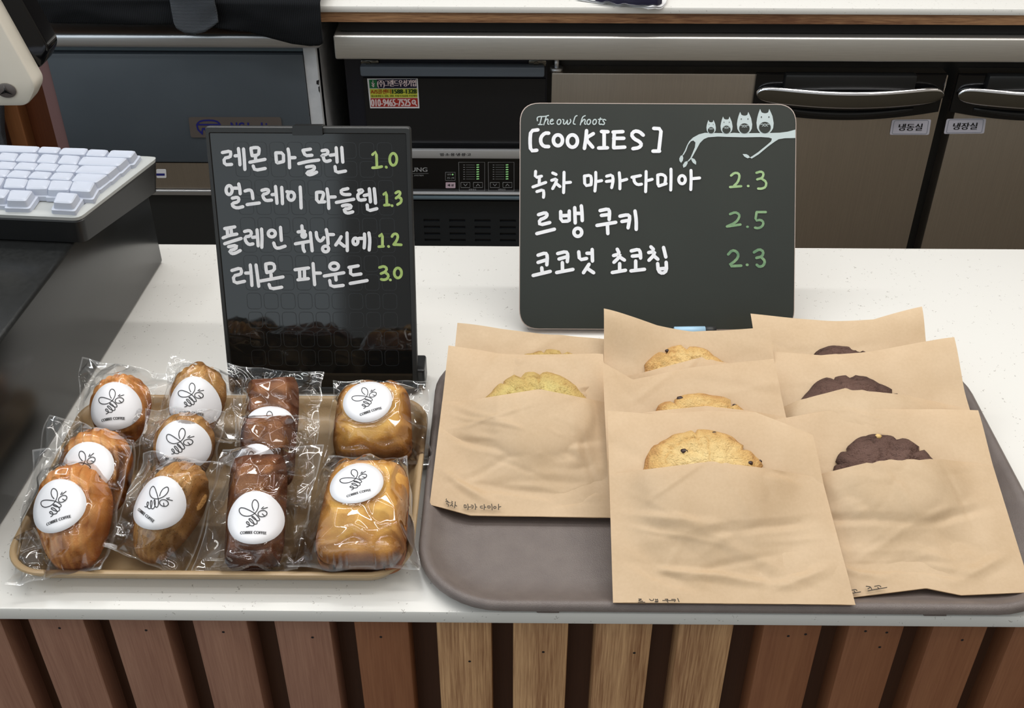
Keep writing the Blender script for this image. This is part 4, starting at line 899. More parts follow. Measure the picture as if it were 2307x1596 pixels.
row('price', 'light green handwritten price 2.3, upper', 'green_pale', [[(172, 165), (220, 125), (280, 130), (296, 180), (270, 260), (215, 312)], [(158, 330), (318, 318)], [(415, 315), (423, 315)], [(537, 125), (600, 105), (642, 130), (625, 198), (548, 220)], [(610, 208), (680, 255), (672, 330), (610, 355), (562, 352)]], 5.4, PRO, PS_)
row('price', 'faded green handwritten price 2.5', 'green_dim', [[(158, 720), (230, 690), (290, 720), (290, 770), (240, 840), (112, 898)], [(112, 898), (308, 870)], [(405, 903), (413, 903)], [(540, 690), (672, 690)], [(540, 690), (520, 815), (600, 800), (642, 840), (620, 900), (560, 925), (517, 915)]], 5.6, PRO, PS_)
row('price', 'faded green handwritten price 2.3, lower', 'green_dim', [[(132, 1300), (185, 1240), (250, 1255), (282, 1310), (250, 1380), (125, 1470), (318, 1462)], [(400, 1450), (408, 1450)], [(502, 1270), (580, 1222), (640, 1260), (620, 1330), (537, 1350)], [(610, 1342), (662, 1395), (640, 1460), (580, 1480), (542, 1450)]], 6.2, PRO, PS_)
OW = (1520, 230); OS = 8.239
b = MB()
poly(b, [(2240, 512), (2100, 550), (1950, 570), (1760, 575), (1400, 578), (1230, 580), (1100, 572), (1010, 580), (740, 575), (560, 572), (450, 600), (340, 660), (270, 730), (230, 800), (190, 900), (140, 990), (165, 985), (210, 910), (250, 800), (300, 730), (345, 715), (385, 750), (375, 840), (330, 950), (290, 1040), (245, 1090), (250, 1110), (305, 1060), (350, 980), (410, 870), (470, 760), (540, 690), (620, 655), (800, 642), (1050, 650), (1300, 655), (1600, 650), (1750, 660), (1805, 680), (1790, 730), (1710, 800), (1550, 930), (1440, 1005), (1395, 1030), (1430, 1050), (1560, 970), (1740, 820), (1850, 740), (1930, 690), (2050, 672), (2240, 668)], mc, OW, OS)
for lf in ([(145, 985), (160, 1040), (150, 1090), (120, 1130), (90, 1095), (85, 1050), (110, 1000)], [(240, 1095), (240, 1140), (210, 1195), (162, 1220), (150, 1170), (190, 1110)], [(310, 1035), (370, 1060), (400, 1110), (395, 1165), (340, 1130), (310, 1080)], [(1260, 965), (1330, 968), (1370, 990), (1400, 1030), (1350, 1045), (1290, 1010)]):
    poly(b, lf, mc, OW, OS)
part_label(b.build('printed_branch', M['owl'], cmb_, fix=False), 'pale grey printed branch with leaves')
mc2 = mapP(PLC, .0008); mc3 = mapP(PLC, .0011)
for cx, s, by in ((1678, 1.0, 578), (1297, .89, 582), (963, .70, 584), (677, .55, 580)):
    q = lambda P: [(cx+(x-1678)*s, by+(y-575)*s) for x, y in P]
    b = MB(); poly(b, q([(1590, 575), (1552, 530), (1528, 480), (1518, 380), (1530, 300), (1550, 220), (1585, 125), (1600, 160), (1615, 190), (1660, 205), (1700, 205), (1735, 190), (1748, 150), (1755, 125), (1790, 200), (1815, 260), (1838, 390), (1828, 480), (1800, 530), (1760, 575)]), mc, OW, OS)
    o = b.build('printed_owl', M['owl'], cmb_, fix=False)
    b = MB(); belly = [(1675+108*math.cos(a), 470+105*math.sin(a)) for a in [math.pi*2*i/32 for i in range(32)]]
    poly(b, q(belly), mc2, OW, OS)
    for ex_ in (1610, 1750): poly(b, q([(ex_+10*math.cos(a), 275+15*math.sin(a)) for a in [math.pi*2*i/10 for i in range(10)]]), mc2, OW, OS)
    b.build('belly_and_eyes', M['slate'], o, fix=False)
    b = MB(); strokes(b, [q([(x-24, y+8), (x, y-6), (x+24, y+8)]) for x, y in ((1622, 408), (1675, 408), (1730, 408), (1648, 438), (1702, 438))], 1.3*s, mc3, OW, OS, cap=5); b.build('feather_marks', M['owl'], o, fix=False)
# pale blue pen lying behind the bags
p = atZ(1550, 744, .006); mk = thing('marker_pen', p, 'pale blue and dark grey marker pen lying under the lower edge of the cookie board', 'pen')
pa, pe, pt = atZ(1518, 747, .006), atZ(1588, 746, .006), atZ(1612, 745, .006)
b = MB(); b.tube([pa, pa+(pe-pa)*.02, pe], [.003, .0045, .0045], 12); b.build('barrel', M['blue'], mk, smooth=True)
b = MB(); b.tube([pe, pt], .0042, 12); b.build('cap', M['char'], mk, smooth=True)

# ------------------------------------------------------------------ black box, keyboard, terminal
XB0, XB1 = -.3688, -.3905
bt = .122
b = MB()
def boxpt(y, z): return np.array((XB0+(XB1-XB0)*(.9818-y)/(.9818-.6008), y, z))
prof_r = [boxpt(.9818, 0.0005), boxpt(.9818, bt-.003), boxpt(.979, bt), boxpt(.52, bt), boxpt(.52, 0.0005)]
dx = np.array((-.42, 0, 0)); back = np.array((0, 0, 0))
rb = bmesh.new()
vs = [rb.verts.new(tuple(p)) for p in (boxpt(.9818, .0005), boxpt(.545, .0005), boxpt(.545, bt), boxpt(.9818, bt))]
vl = [rb.verts.new(tuple(p+dx)) for p in (boxpt(.9818, .0005), boxpt(.545, .0005), boxpt(.545, bt), boxpt(.9818, bt))]
rb.faces.new(vs); rb.faces.new(list(reversed(vl)))
for i in range(4): rb.faces.new((vs[i], vl[i], vl[(i+1) % 4], vs[(i+1) % 4]))
bmesh.ops.recalc_face_normals(rb, faces=rb.faces); bmesh.ops.bevel(rb, geom=list(rb.edges), offset=.0035, segments=3, profile=.5, affect='EDGES')
b.bm(rb)
dr = thing('cash_drawer', (-.58, .76, 0), 'black metal cash drawer box at the left, under the keyboard', 'cash drawer')
b.build('drawer_case', M['black_box'], dr, angle=35)
b = MB(); b.rbox(-.77, -.43, .541, .5455, .02, .105, .0015); b.build('drawer_front', M['black_box'], dr)
# keyboard
zk = .150
fr, br_ = atZ(176, 487, zk), atZ(350, 353, zk+.006)
fl = atZ(-60, 477, zk)
eX = fr-fl; eX /= np.linalg.norm(eX)
nk = np.cross(eX, br_-fr); PK = Plane(fr, nk); nk = PK.n
kb = thing('pos_keyboard', (fr[0]-.15, fr[1]+.08, bt), 'point-of-sale keyboard with pale silicone keys standing on the black cash drawer', 'keyboard')
right = br_-fr
LX = .40
def kq(lift, grow): # plan of the keyboard at some lift, grown outwards
    d = right/np.linalg.norm(right)
    a = fr+eX*grow-d*grow; c = br_+eX*grow+d*grow
    return [a, c, c-eX*LX, a-eX*LX]
def rr3(Q, r, lift):
    o = Q[0]; e1 = Q[1]-Q[0]; e2 = Q[3]-Q[0]; l1, l2 = np.linalg.norm(e1), np.linalg.norm(e2); e1 = e1/l1; e2 = e2/l2
    pts = rpoly([(0, 0), (l1, 0), (l1, l2), (0, l2)], r, 4)
    return [o+e1*p[0]+e2*p[1]+nk*lift for p in pts]
b = MB()
def down(P, z): return [np.array((p[0], p[1], z)) for p in P]
r0 = rr3(kq(0, -.003), .006, -.001); r1 = rr3(kq(0, .001), .006, -.006)
gb = rr3(kq(0, -.002), .006, 0)
b.loops([down(gb, bt+.0012), [p*.35+q*.65 for p, q in zip(down(gb, bt+.003), r1)], r1, r0]); b.build('base', M['black'], kb, angle=40)
b = MB(); b.loops([rr3(kq(0, .001), .006, -.0042), rr3(kq(0, .0015), .006, -.001), rr3(kq(0, -.001), .006, .0005), rr3(kq(0, -.006), .006, .0006), rr3(kq(0, -.008), .005, -.0005)]); b.build('key_cover', M['key_plate'], kb, angle=40)
K = [[(-60, 928), (250, 940), (222, 972), (-60, 966)], [(265, 940), (385, 945), (360, 978), (245, 973)], [(405, 948), (560, 952), (535, 988), (378, 983)], [(575, 957), (690, 962), (665, 998), (553, 993)], [(715, 963), (865, 968), (836, 1006), (688, 1001)],
     [(10, 977), (112, 984), (88, 1028), (-20, 1022)], [(140, 980), (243, 987), (220, 1034), (100, 1028)], [(275, 987), (373, 994), (348, 1042), (237, 1036)], [(405, 994), (508, 1001), (487, 1050), (370, 1043)], [(535, 1004), (812, 1014), (757, 1060), (502, 1050)],
     [(0, 1035), (103, 1042), (75, 1080), (-30, 1076)], [(125, 1040), (238, 1047), (212, 1085), (87, 1080)], [(258, 1045), (373, 1052), (345, 1092), (222, 1086)], [(390, 1055), (503, 1060), (475, 1100), (357, 1095)], [(530, 1060), (748, 1067), (690, 1112), (482, 1102)],
     [(-60, 1086), (60, 1090), (30, 1130), (-90, 1122)], [(85, 1091), (193, 1098), (165, 1137), (40, 1130)], [(220, 1098), (328, 1105), (298, 1143), (180, 1136)], [(355, 1105), (468, 1110), (440, 1150), (320, 1145)], [(500, 1110), (685, 1120), (615, 1166), (462, 1156)],
     [(-60, 1138), (22, 1140), (-5, 1192), (-90, 1190)], [(42, 1142), (175, 1150), (150, 1200), (25, 1198)], [(185, 1150), (320, 1156), (295, 1207), (168, 1208)], [(330, 1156), (460, 1161), (433, 1214), (310, 1214)], [(472, 1162), (603, 1170), (573, 1226), (450, 1218)],
     [(-60, 1210), (58, 1216), (20, 1266), (-90, 1264)], [(68, 1218), (203, 1224), (162, 1284), (46, 1282)], [(372, 1234), (493, 1241), (455, 1300), (346, 1294)]]
for i0, st_ in ((0, 330), (5, 145), (10, 140), (15, 140), (20, 145), (25, 150)):      # the rows run on to the left
    for k_ in range(1, 5):
        K.append([(x-st_*k_, y-2.5*k_*st_/140) for x, y in K[i0]])
for q in K:
    P = [PK.at(x/2.85, y/2.85, .0105) for x, y in q]; c = sum(P)/4
    pts2 = [(float((p-c) @ eX), float((p-c) @ np.cross(nk, eX))) for p in P]; ey_ = np.cross(nk, eX)
    def ringk(g, lift, r=.0022):
        pp = [np.array(p)+np.sign(p)*g for p in pts2]
        return [c+eX*p[0]+ey_*p[1]+nk*lift for p in rpoly(pp, r, 3)]
    b = MB(); b.loops([ringk(.0036, -.0105), ringk(.0032, -.0066), ringk(.0016, -.0062), ringk(.0006, -.0008), ringk(-.0004, 0), ringk(-.004, -.0004)]); b.build('key', M['key'], kb, angle=35)
# POS terminal, seen from behind
pt_y = 1.0
pst = thing('pos_terminal', atY(-80, 250, pt_y)*np.array((1, 1, 0)), 'corner of an ivory and black point-of-sale screen leaning in from the upper left', 'screen')
tq = [(-150, -190), (-62, -60), (82, 196), (62, 240), (-150, 241)]
def tslab(y0, y1, dpx, mat, name, rr=14):
    b = MB(); pts = [np.array(p) for p in rpoly([(x+dpx[0], y+dpx[1]) for x, y in tq], rr, 6)]
    f_ = [atY(p[0], p[1], pt_y) for p in pts]
    cen = sum(f_)/len(f_)
    b.loops([[p+np.array((0, y1, 0)) for p in f_], [p+np.array((0, y0+.004, 0)) for p in f_], [p+np.array((0, y0+.001, 0))+(cen-p)*.012 for p in f_], [p+np.array((0, y0, 0))+(cen-p)*.05 for p in f_]])
    return b.build(name, M[mat], pst, angle=50)
tslab(0, .022, (0, 0), 'pos', 'back_cover', 16)
tslab(.023, .05, (10, -62), 'black_gloss', 'screen_housing', 18)
b = MB(); cpt = atY(15, 203, pt_y); b.loops([[cpt+np.array((.0095*math.cos(a), -.0008, .0072*math.sin(a)))*s_+np.array((0, -k_, 0)) for a in [2*math.pi*i/28 for i in range(28)]] for s_, k_ in ((1, 0), (1, .0008), (.85, .0012))]); eo = b.build('emblem', M['badge'], pst, angle=40)
b = MB(); c2 = cpt+np.array((0, -.0034, 0))
for a in (90, 215, 325): 
    e = np.array((.0078*math.cos(math.radians(a)), 0, .006*math.sin(math.radians(a)))); s_ = np.array((-e[2], 0, e[0]))*.18
    b.add([c2+s_, c2-s_, c2+e], [(0, 1, 2)])
b.build('emblem_star', M['chrome'], eo, fix=False)
b = MB(); sb = atY(-60, 241, pt_y); b.rbox(sb[0]-.03, sb[0]-.004, .990, 1.014, .0005, sb[2]+.02, .004); b.build('stand', M['char'], pst)

# ------------------------------------------------------------------ ice machine with grey panel
YI = 1.60
def rectY(mb, x0, x1, y0, y1, yy, depth, r=0):
    """Box whose front face fills the seen rectangle on the upright plane y=yy."""
    A, Bq = atY(x0, y0, yy), atY(x1, y1, yy); mb.rbox(min(A[0], Bq[0]), max(A[0], Bq[0]), yy, yy+depth, min(A[2], Bq[2]), max(A[2], Bq[2]), r) if r else mb.box(min(A[0], Bq[0]), max(A[0], Bq[0]), yy, yy+depth, min(A[2], Bq[2]), max(A[2], Bq[2]))
ice = thing('ice_machine', (-.52, YI+.2, FLOOR), 'steel-trimmed cabinet with a plain grey-blue front panel, left of the fridge', 'ice machine')
zt = atY(400, 68, YI)[2]; xa, xz = atY(104, 119, YI)[0], atY(682, 121, YI)[0]; xw = atY(710, 108, YI)[0]; xl_ = atY(72, 105, YI)[0]
b = MB(); b.rbox(xl_+.012, xw, YI+.012, YI+.5, FLOOR, zt-.012, .002); b.build('cabinet', M['white_paint'], ice)
zl = atY(400, 100, YI)[2]
b = MB(); b.rbox(atY(70, 80, YI)[0], xw+.012, YI-.018, YI+.5, zl, zt, .006, 4); b.build('top_trim', M['steel_trim'], ice, angle=40)
b = MB(); b.rbox(atY(57, 80, YI-.02)[0], atY(72, 80, YI-.02)[0], YI-.021, YI+.3, zl-.001, zt+.002, .004, 3); b.build('end_cap', M['grey_cap'], ice, angle=40)
zp0, zp1 = atY(460, 364, YI)[2], atY(400, 120, YI)[2]
b = MB(); b.rbox(xa, xz, YI-.004, YI+.02, zp0, zp1, .002); pnl = b.build('front_panel', M['ice_panel'], ice, angle=40)
b = MB(); b.rbox(xa+.004, xz, YI+.004, YI+.02, zp1+.002, zl-.002, .001); b.build('upper_rail', M['grey_cap'], ice)
b = MB(); b.box(xl_, xa-.001, YI, YI+.03, FLOOR+.1, zl); part_label(b.build('side_post', M['ice_post'], ice), 'reddish grey left post')
b = MB(); b.box(xz+.001, xw, YI, YI+.03, FLOOR+.1, zl); wp = part_label(b.build('side_post', M['white_paint'], ice), 'chipped white right post')
b = MB()
for P in ([(692, 213), (697, 240), (699, 262), (694, 262), (690, 232)], [(713, 182), (719, 180), (718, 192), (713, 189)], [(717, 196), (720, 194), (721, 210), (718, 205)]):
    b.add([atY(x, y, YI-.0006) for x, y in P], [tuple(range(len(P)))])
b.build('paint_chip', M['ink'], wp, fix=False)
b = MB(); z1, z0 = atY(400, 366, YI)[2], atY(400, 424, YI)[2]; b.box(xa, xz, YI-.002, YI+.02, z0, z1); b.build('steel_strip', M['steel_dark'], ice)
z2 = atY(400, 437, YI)[2]; b = MB(); b.rbox(xa, xz, YI-.006, YI+.02, z2, z0-.001, .002); b.build('bright_trim', M['steel_trim'], ice)
b = MB(); b.box(xa, xz, YI+.004, YI+.02, FLOOR+.05, z2-.001); b.build('lower_panel', M['char'], ice)
my = mapY(YI, .0046)
def rquad(mb, x0, x1, y0, y1, r, m, sl=0.0):
    poly(mb, [tuple(p) for p in rpoly([(x0, y0), (x1, y0), (x1+sl, y1), (x0+sl, y1)], r, 4)], m)
b = MB(); pts = [np.array(p) for p in rpoly([(424, 264), (633, 264), (637, 310), (430, 310)], 6, 4)]
b.loops([[atY(p[0], p[1], YI-.004) for p in pts], [atY(p[0], p[1], YI-.0065) for p in pts]]); bd = b.build('badge', M['badge'], ice)
mb6 = mapY(YI, .0070)
b = MB(); strokes(b, [[(446, 292), (443, 280), (452, 272), (478, 271), (492, 275), (496, 284)], [(446, 292), (456, 302)], [(443, 281), (496, 281)], [(455, 300), (457, 286), (468, 300), (470, 286)], [(478, 286), (492, 286)]], 3.4, mb6)
text_quad(b, 'NC Ice Line', (520, 276), (622, 276), (624, 300), (522, 300), mb6, .8)
b.build('badge_mark', M['badge_blue'], bd, fix=False)
b = MB(); strokes(b, [], 1, my); rquad(b, 352, 374, 381, 401, 3, mapY(YI, .0030), 1); st = b.build('small_sticker', M['white'], ice, fix=False)
b = MB(); rquad(b, 352, 371, 391, 396, 1, mapY(YI, .0034)); b.build('sticker_print', M['badge_blue'], st, fix=False)

# ------------------------------------------------------------------ fridge with black handles
YR = 1.60; YD = 1.625
fz = thing('undercounter_fridge', (.35, YR+.3, FLOOR), 'stainless undercounter fridge with black chrome-edged handles and control panel', 'fridge')
lipT, lipB = atY(1500, 84, YR)[2], atY(1500, 138, YR)[2]; xL = atY(752, 100, YR)[0]; XR = 1.35
b = MB(); b.rbox(xL, XR, YR, YR+.62, lipB, lipT, .003, 3); b.build('worktop', M['steel'], fz, angle=40)
YM = 1.655
xs = atY(779, 130, YM)[0]
b = MB(); b.box(xs, XR-.01, YM, YR+.6, FLOOR+.08, lipB); part_label(b.build('cabinet', M['black'], fz), 'black inner cabinet')
b = MB(); b.box(xs-.001, atY(1232, 200, YM)[0], YM-.010, YM+.004, FLOOR+.08, lipB-.012); b.build('compartment_frame', M['navy'], fz)
for xx in (1.25,):
    for yy in (YR+.06, YR+.55):
        for x_ in (xs+.05, XR-.06):
            b = MB(); b.tube([(x_, yy+.03, FLOOR), (x_, yy+.03, FLOOR+.09)], .02, 10); b.build('leg', M['black'], fz)
YC = YM-.014
b = MB(); A = atY(812, 176, YC); Bq = atY(1226, 338, YC); b.box(A[0]+.004, Bq[0], YC, YM, Bq[2], A[2]); b.build('compartment_panel', M['dark_glass'], fz)
b = MB(); A = atY(810, 150, YC-.012); Bq = atY(1227, 175, YC-.012); b.rbox(A[0], Bq[0], YC-.012, YC+.006, Bq[2], A[2], .003); b.build('grip_bar', M['bar'], fz, angle=40)
for px in (830, 1208):
    b = MB(); A = atY(px, 139, YC); b.rbox(A[0]-.012, A[0]+.016, YC, YC+.02, A[2]-.008, A[2]+.002, .002); b.tube([A+np.array((0, -.003, -.003)), A+np.array((0, .003, -.003))], .004, 8); b.build('hinge_bracket', M['dark_chrome'], fz, angle=40)
# service sticker
stq = mapY(YC, .0012)
b = MB(); poly(b, [(827, 177), (941, 177), (945, 244), (834, 244)], stq); sk = part_label(b.build('service_sticker', M['white'], fz, fix=False), 'colourful service sticker with telephone numbers')
def qs(x, y, lift): # sticker's own crop frame -> plane
    return atY(820+x/16.48, 170+y/16.48, YC-lift)
def sarea(P, mat, nm, lift=.0016):
    b = MB(); b.add([qs(x, y, lift) for x, y in P], [tuple(range(len(P)))]); b.build(nm, M[mat], sk, fix=False)
sarea([(470, 150), (1945, 130), (1965, 470), (490, 480)], 'ink_navy', 'navy_band'); sarea([(185, 158), (470, 155), (490, 478), (208, 480)], 's_green', 'green_square')
sarea([(215, 500), (1975, 488), (1990, 825), (240, 832)], 's_yellow', 'yellow_band'); sarea([(245, 848), (1990, 840), (2010, 1165), (265, 1168)], 's_red', 'red_band')
def stext(s, tl, tr, br, bl, mat, nm, bold=8):
    b = MB(); text_quad(b, s, tl, tr, br, bl, lambda x, y: qs(x, y, .0021), bold); b.build(nm, M[mat], sk, fix=False)
stext('(주)그랜드우성기업', (490, 170), (1920, 160), (1935, 450), (505, 460), 's_pink', 'lettering', 12)
stext('A/S콜센터', (240, 520), (1000, 510), (1005, 690), (255, 690), 's_orange', 'lettering', 8)
stext('1588-1328', (1050, 520), (1940, 510), (1950, 675), (1060, 680), 's_dgreen', 'lettering', 14)
stext('업소용냉장고, 냉동, 냉장, 주방기기A/S및 주문제작', (265, 730), (1965, 720), (1972, 795), (275, 805), 's_dgreen', 'lettering', 2)
stext('010-9465-7525', (265, 885), (1710, 875), (1725, 1140), (280, 1150), 's_pink', 'lettering', 14)
b = MB(); strokes(b, [[(330, 190), (340, 430)], [(330, 330), (280, 270)], [(335, 380), (390, 300)], [(340, 420), (290, 360)], [(345, 430), (385, 380)]], 22, lambda x, y: qs(x, y, .0021)); strokes(b, [ell(1850, 990, 62, 70), [(1850, 990), (1870, 1000)], [(1900, 1060), (1960, 1120)]], 40, lambda x, y: qs(x, y, .0022)); b.build('small_emblems', M['s_pink'], sk, fix=False)
# control panel
YQ = YC-.016
cp = MB(); A = atY(790, 337, YQ); Bq = atY(1226, 447, YQ); cp.rbox(A[0]+.006, Bq[0], YQ+.004, YM, Bq[2], A[2], .002); cpo = part_label(cp.build('control_panel', M['black_gloss'], fz, angle=40), 'black control panel with green indicator lights')
def strip(y0, y1, mat, nm, dep=.006, yy=YQ):
    b = MB(); A = atY(794, y0, yy); Bq = atY(1226, y1, yy); b.rbox(A[0]+.006, Bq[0], yy-.002, yy+dep, Bq[2], A[2], .002); return b.build(nm, M[mat], cpo, angle=40)
strip(336, 358, 'silver', 'silver_strip'); strip(433, 440, 'silver', 'bright_strip'); strip(440.5, 451, 'grey_cap', 'grey_strip')
mq = mapY(YQ, -.0034); mqs = mapY(YQ, .0026)
cq_ = lambda x, y: (900+x/5.91, 300+y/5.91)
def cmap(x, y): p = cq_(x, y); return mq(*p)
def cmap0(x, y): p = cq_(x, y); return mqs(*p)
b = MB(); text_box(b, '업·소·용·냉·장·고', 540, 950, 268, 306, cmap0, 2); part_label(b.build('lettering', M['ink'], cpo, fix=False), 'small black Korean lettering on the silver strip')
b = MB(); text_box(b, 'SAMSUNG', -95, 370, 458, 515, cmap, 2); strokes(b, [[(-60, 538), (385, 538)]], .5, lambda x, y: mq(x, y), (900, 300), 5.91); text_box(b, 'ADVANCED DIGITAL SYSTEM', -160, 318, 556, 574, cmap, 0)
b.build('lettering', M['grey_line'], cpo, fix=False)
b = MB(); m2 = lambda x, y: mq(x, y)
for x0, x1 in ((788, 1135), (1180, 1525)):
    strokes(b, [('E', [(x0, 388), (x1, 388), (x1, 770), (x0+8, 770), (x0, 388)])], .7, m2, (900, 300), 5.91)
    for k in range(7): strokes(b, [[(x0+100, 425+k*31), (x0+215, 425+k*31)]], .5, m2, (900, 300), 5.91); strokes(b, [[(x0+65, 425+k*31), (x0+80, 425+k*31)]], 1.2, m2, (900, 300), 5.91)
    for xb, up in ((x0+30, 0), (x0+197, 1)):
        strokes(b, [('E', [(xb, 658), (xb+120, 658), (xb+120, 725), (xb, 725), (xb, 658)])], .9, m2, (900, 300), 5.91)
        strokes(b, [[(xb+38, 705 if up else 678), (xb+60, 678 if up else 705), (xb+82, 705 if up else 678)]], 1.2, m2, (900, 300), 5.91, it=0)
    text_box(b, '냉동온도' if x0 < 1000 else '냉장온도', x0+135, x0+235, 740, 762, cmap)
strokes(b, [('E', [(612, 522), (742, 522), (742, 630), (612, 630), (612, 522)])], .7, m2, (900, 300), 5.91); text_box(b, '온도 선택', 635, 725, 585, 612, cmap); text_box(b, '냉동', 635, 690, 540, 562, cmap)
b.build('button_outlines', M['grey_line'], cpo, fix=False)
b = MB()
for x0 in (1018, 1408):
    for k in range(7): strokes(b, [[(x0+12, 425+k*31), (x0+36, 423+k*31)]], 2.4, m2, (900, 300), 5.91)
strokes(b, [[(706, 552), (710, 552)]], 3.4, m2, (900, 300), 5.91)
part_label(b.build('indicator_lights', M['led'], cpo, fix=False), 'rows of small green indicator lights')
b = MB(); rquad(b, 1004, 1026, 411, 424, 1.5, mapY(YQ, -.0037)); pk_ = b.build('button', M['pink_btn'], cpo, fix=False)
b = MB(); text_box(b, '제 상', 640, 722, 680, 710, cmap, 2); b.build('button_lettering', M['ink'], pk_, fix=False)
# vent grille: plate with real slots
YV = YC
b = MB(); A = atY(800, 452, YV); z0 = FLOOR+.12; x0, x1 = A[0], atY(1226, 460, YV)[0]
rowsV = [atY(1050, y, YV)[2] for y in (497, 512, 527, 541.5, 556)]; colsV = [atY(x, 500, YV)[0] for x in (915, 972.5, 1030, 1087, 1144, 1201)]
dzv = rowsV[0]-rowsV[1]
while len(rowsV) < 9: rowsV.append(rowsV[-1]-dzv)
dxv = colsV[1]-colsV[0]
while colsV[0]-dxv > x0+.02: colsV.insert(0, colsV[0]-dxv)
hw, hh = .0135, .0024
zs = [A[2]]
for z in rowsV: zs += [z+hh, z-hh]
zs.append(z0)
for i in range(0, len(zs), 2): b.box(x0, x1, YV, YM-.002, zs[i+1], zs[i])
for z in rowsV:
    e = [x0]
    for x in colsV: e += [x-hw, x+hw]
    e.append(x1)
    for i in range(0, len(e), 2):
        if e[i+1] > e[i]: b.box(e[i], e[i+1], YV, YM-.002, z-hh, z+hh)
part_label(b.build('vent_grille', plain('grille_black', (34, 38, 42), .28), fz), 'black grille plate with rows of slots')
b = MB(); b.box(x0, x1, YM-.0105, YM-.0102, z0, A[2]); b.build('grille_back', M['ink'], fz)
# doors
def door(xa, xb, ha, hb, sticker, text, side):
    zt_, zb_d = atY(1500, 166, YD)[2], FLOOR+.12
    A, Bq = atY(xa, 250, YD)[0], atY(xb, 250, YD)[0]
    b = MB(); b.rbox(A, Bq, YD, YM+.004, zb_d, zt_, .002); d = b.build('door', M['steel_dark'], fz, angle=40)
    # black recessed grip insert
    x0, x1 = atY(ha, 200, YD)[0], atY(hb, 200, YD)[0]; w = x1-x0
    zt2 = zt_+.003; low = atY(1880, 268, YD)[2]; mid = atY(1880, 232, YD)[2]
    xs_ = np.linspace(0, 1, 25)
    pts = [(x0, zt2), (x1, zt2)]+[(x0+w*t, mid-(mid-low)*math.sin(math.pi*(.12+.76*t))**.8) for t in xs_[::-1]]
    b = MB(); b.loops([[np.array((x, YD-.0005, z)) for x, z in pts], [np.array((x, YD-.004, z)) for x, z in pts], [np.array((x*.97+(x0+w/2)*.03, YD-.006, z*.97+mid*.03)) for x, z in pts]]); ins = b.build('grip_insert', M['black_gloss'], d, angle=30)
    b = MB(); zc = atY(1900, 240, YD)[2]
    b.tube([np.array((x0+w*t, YD-.006, zc+.006-.016*math.sin(math.pi*t))) for t in np.linspace(.12, .86, 18)], [.003+.003*math.sin(math.pi*t) for t in np.linspace(0, 1, 18)], 8); b.build('recess_rim', M['black'], ins, smooth=True)
    b = MB(); b.rbox(x0+w*.14, x0+w*.83, YD-.020, YD-.004, zt2-.022, zt2+.004, .004, 2); b.build('grip_hood', M['black'], ins, angle=40)
    # bowed chrome handle
    b = MB(); zh = [atY(1700, y, YD)[2] for y in (184, 222)]
    rings = []
    for t in .5-.5*np.cos(np.linspace(0, math.pi, 40)):
        s = math.sin(math.pi*t); x = x0+.002+(w-.004)*t; zc_ = (zh[0]+zh[1])/2-.005*s; hhh = (zh[0]-zh[1])/2*max(.12, (1-abs(2*t-1)**14)**.5) ; yc = YD-.012-.014*s
        rings.append([np.array((x, yc+.008*math.cos(a)*(1 if math.cos(a) > 0 else .55), zc_+hhh*math.copysign(abs(math.sin(a))**.6, math.sin(a)))) for a in [2*math.pi*i/20 for i in range(20)]])
    b.loops(rings); h = b.build('handle', M['chrome'], d, angle=60)
    b = MB(); rr_ = [[r[j] for j in (7, 8, 9, 10, 11, 12, 13)] for r in rings[1:-1]]
    b.grid(np.array([[p+np.array((0, -.0008, -.0004)) for p in r[1:6]] for r in rr_])); b.build('handle_face', M['dark_chrome'], h, smooth=True)
    b = MB(); pts = [tuple(p) for p in rpoly(sticker, 4, 3)]; poly(b, pts, mapY(YD, .0008)); lb = part_label(b.build('door_label', M['label_grey'], d, fix=False), 'pale label with black Korean lettering')
    b = MB(); q = [np.array(p) for p in sticker]; c = sum(q)/4; q = [c+(p-c)*.88 for p in q]; strokes(b, [('E', [tuple(p) for p in rpoly(q, 4, 3)]+[tuple(rpoly(q, 4, 3)[0])])], .8, mapY(YD, .0011)); b.build('label_border', M['bar'], lb, fix=False)
    q = [c+(p-c)*np.array((.68, .52)) for p in q]
    b = MB(); text_quad(b, text, *q, mapY(YD, .0012), .7); b.build('lettering', M['ink'], lb, fix=False)
    return d
door(1241, 2118, 1699, 2124, [(2010, 270), (2098, 269), (2093, 304), (2004, 304)], '냉동실', 1)
door(2152, 3030, 2150, 2575, [(2133, 268), (2222, 267), (2217, 301), (2126, 302)], '냉장실', -1)
b = MB(); A = atY(1254, 150, YD+.01)
b.tube([A+np.array((0, 0, -.006)), A+np.array((0, 0, .014))], .004, 10); b.tube([A+np.array((0, 0, -.006)), A+np.array((0, 0, -.001))], .010, 14); b.build('hinge', M['steel_trim'], fz, smooth=True)

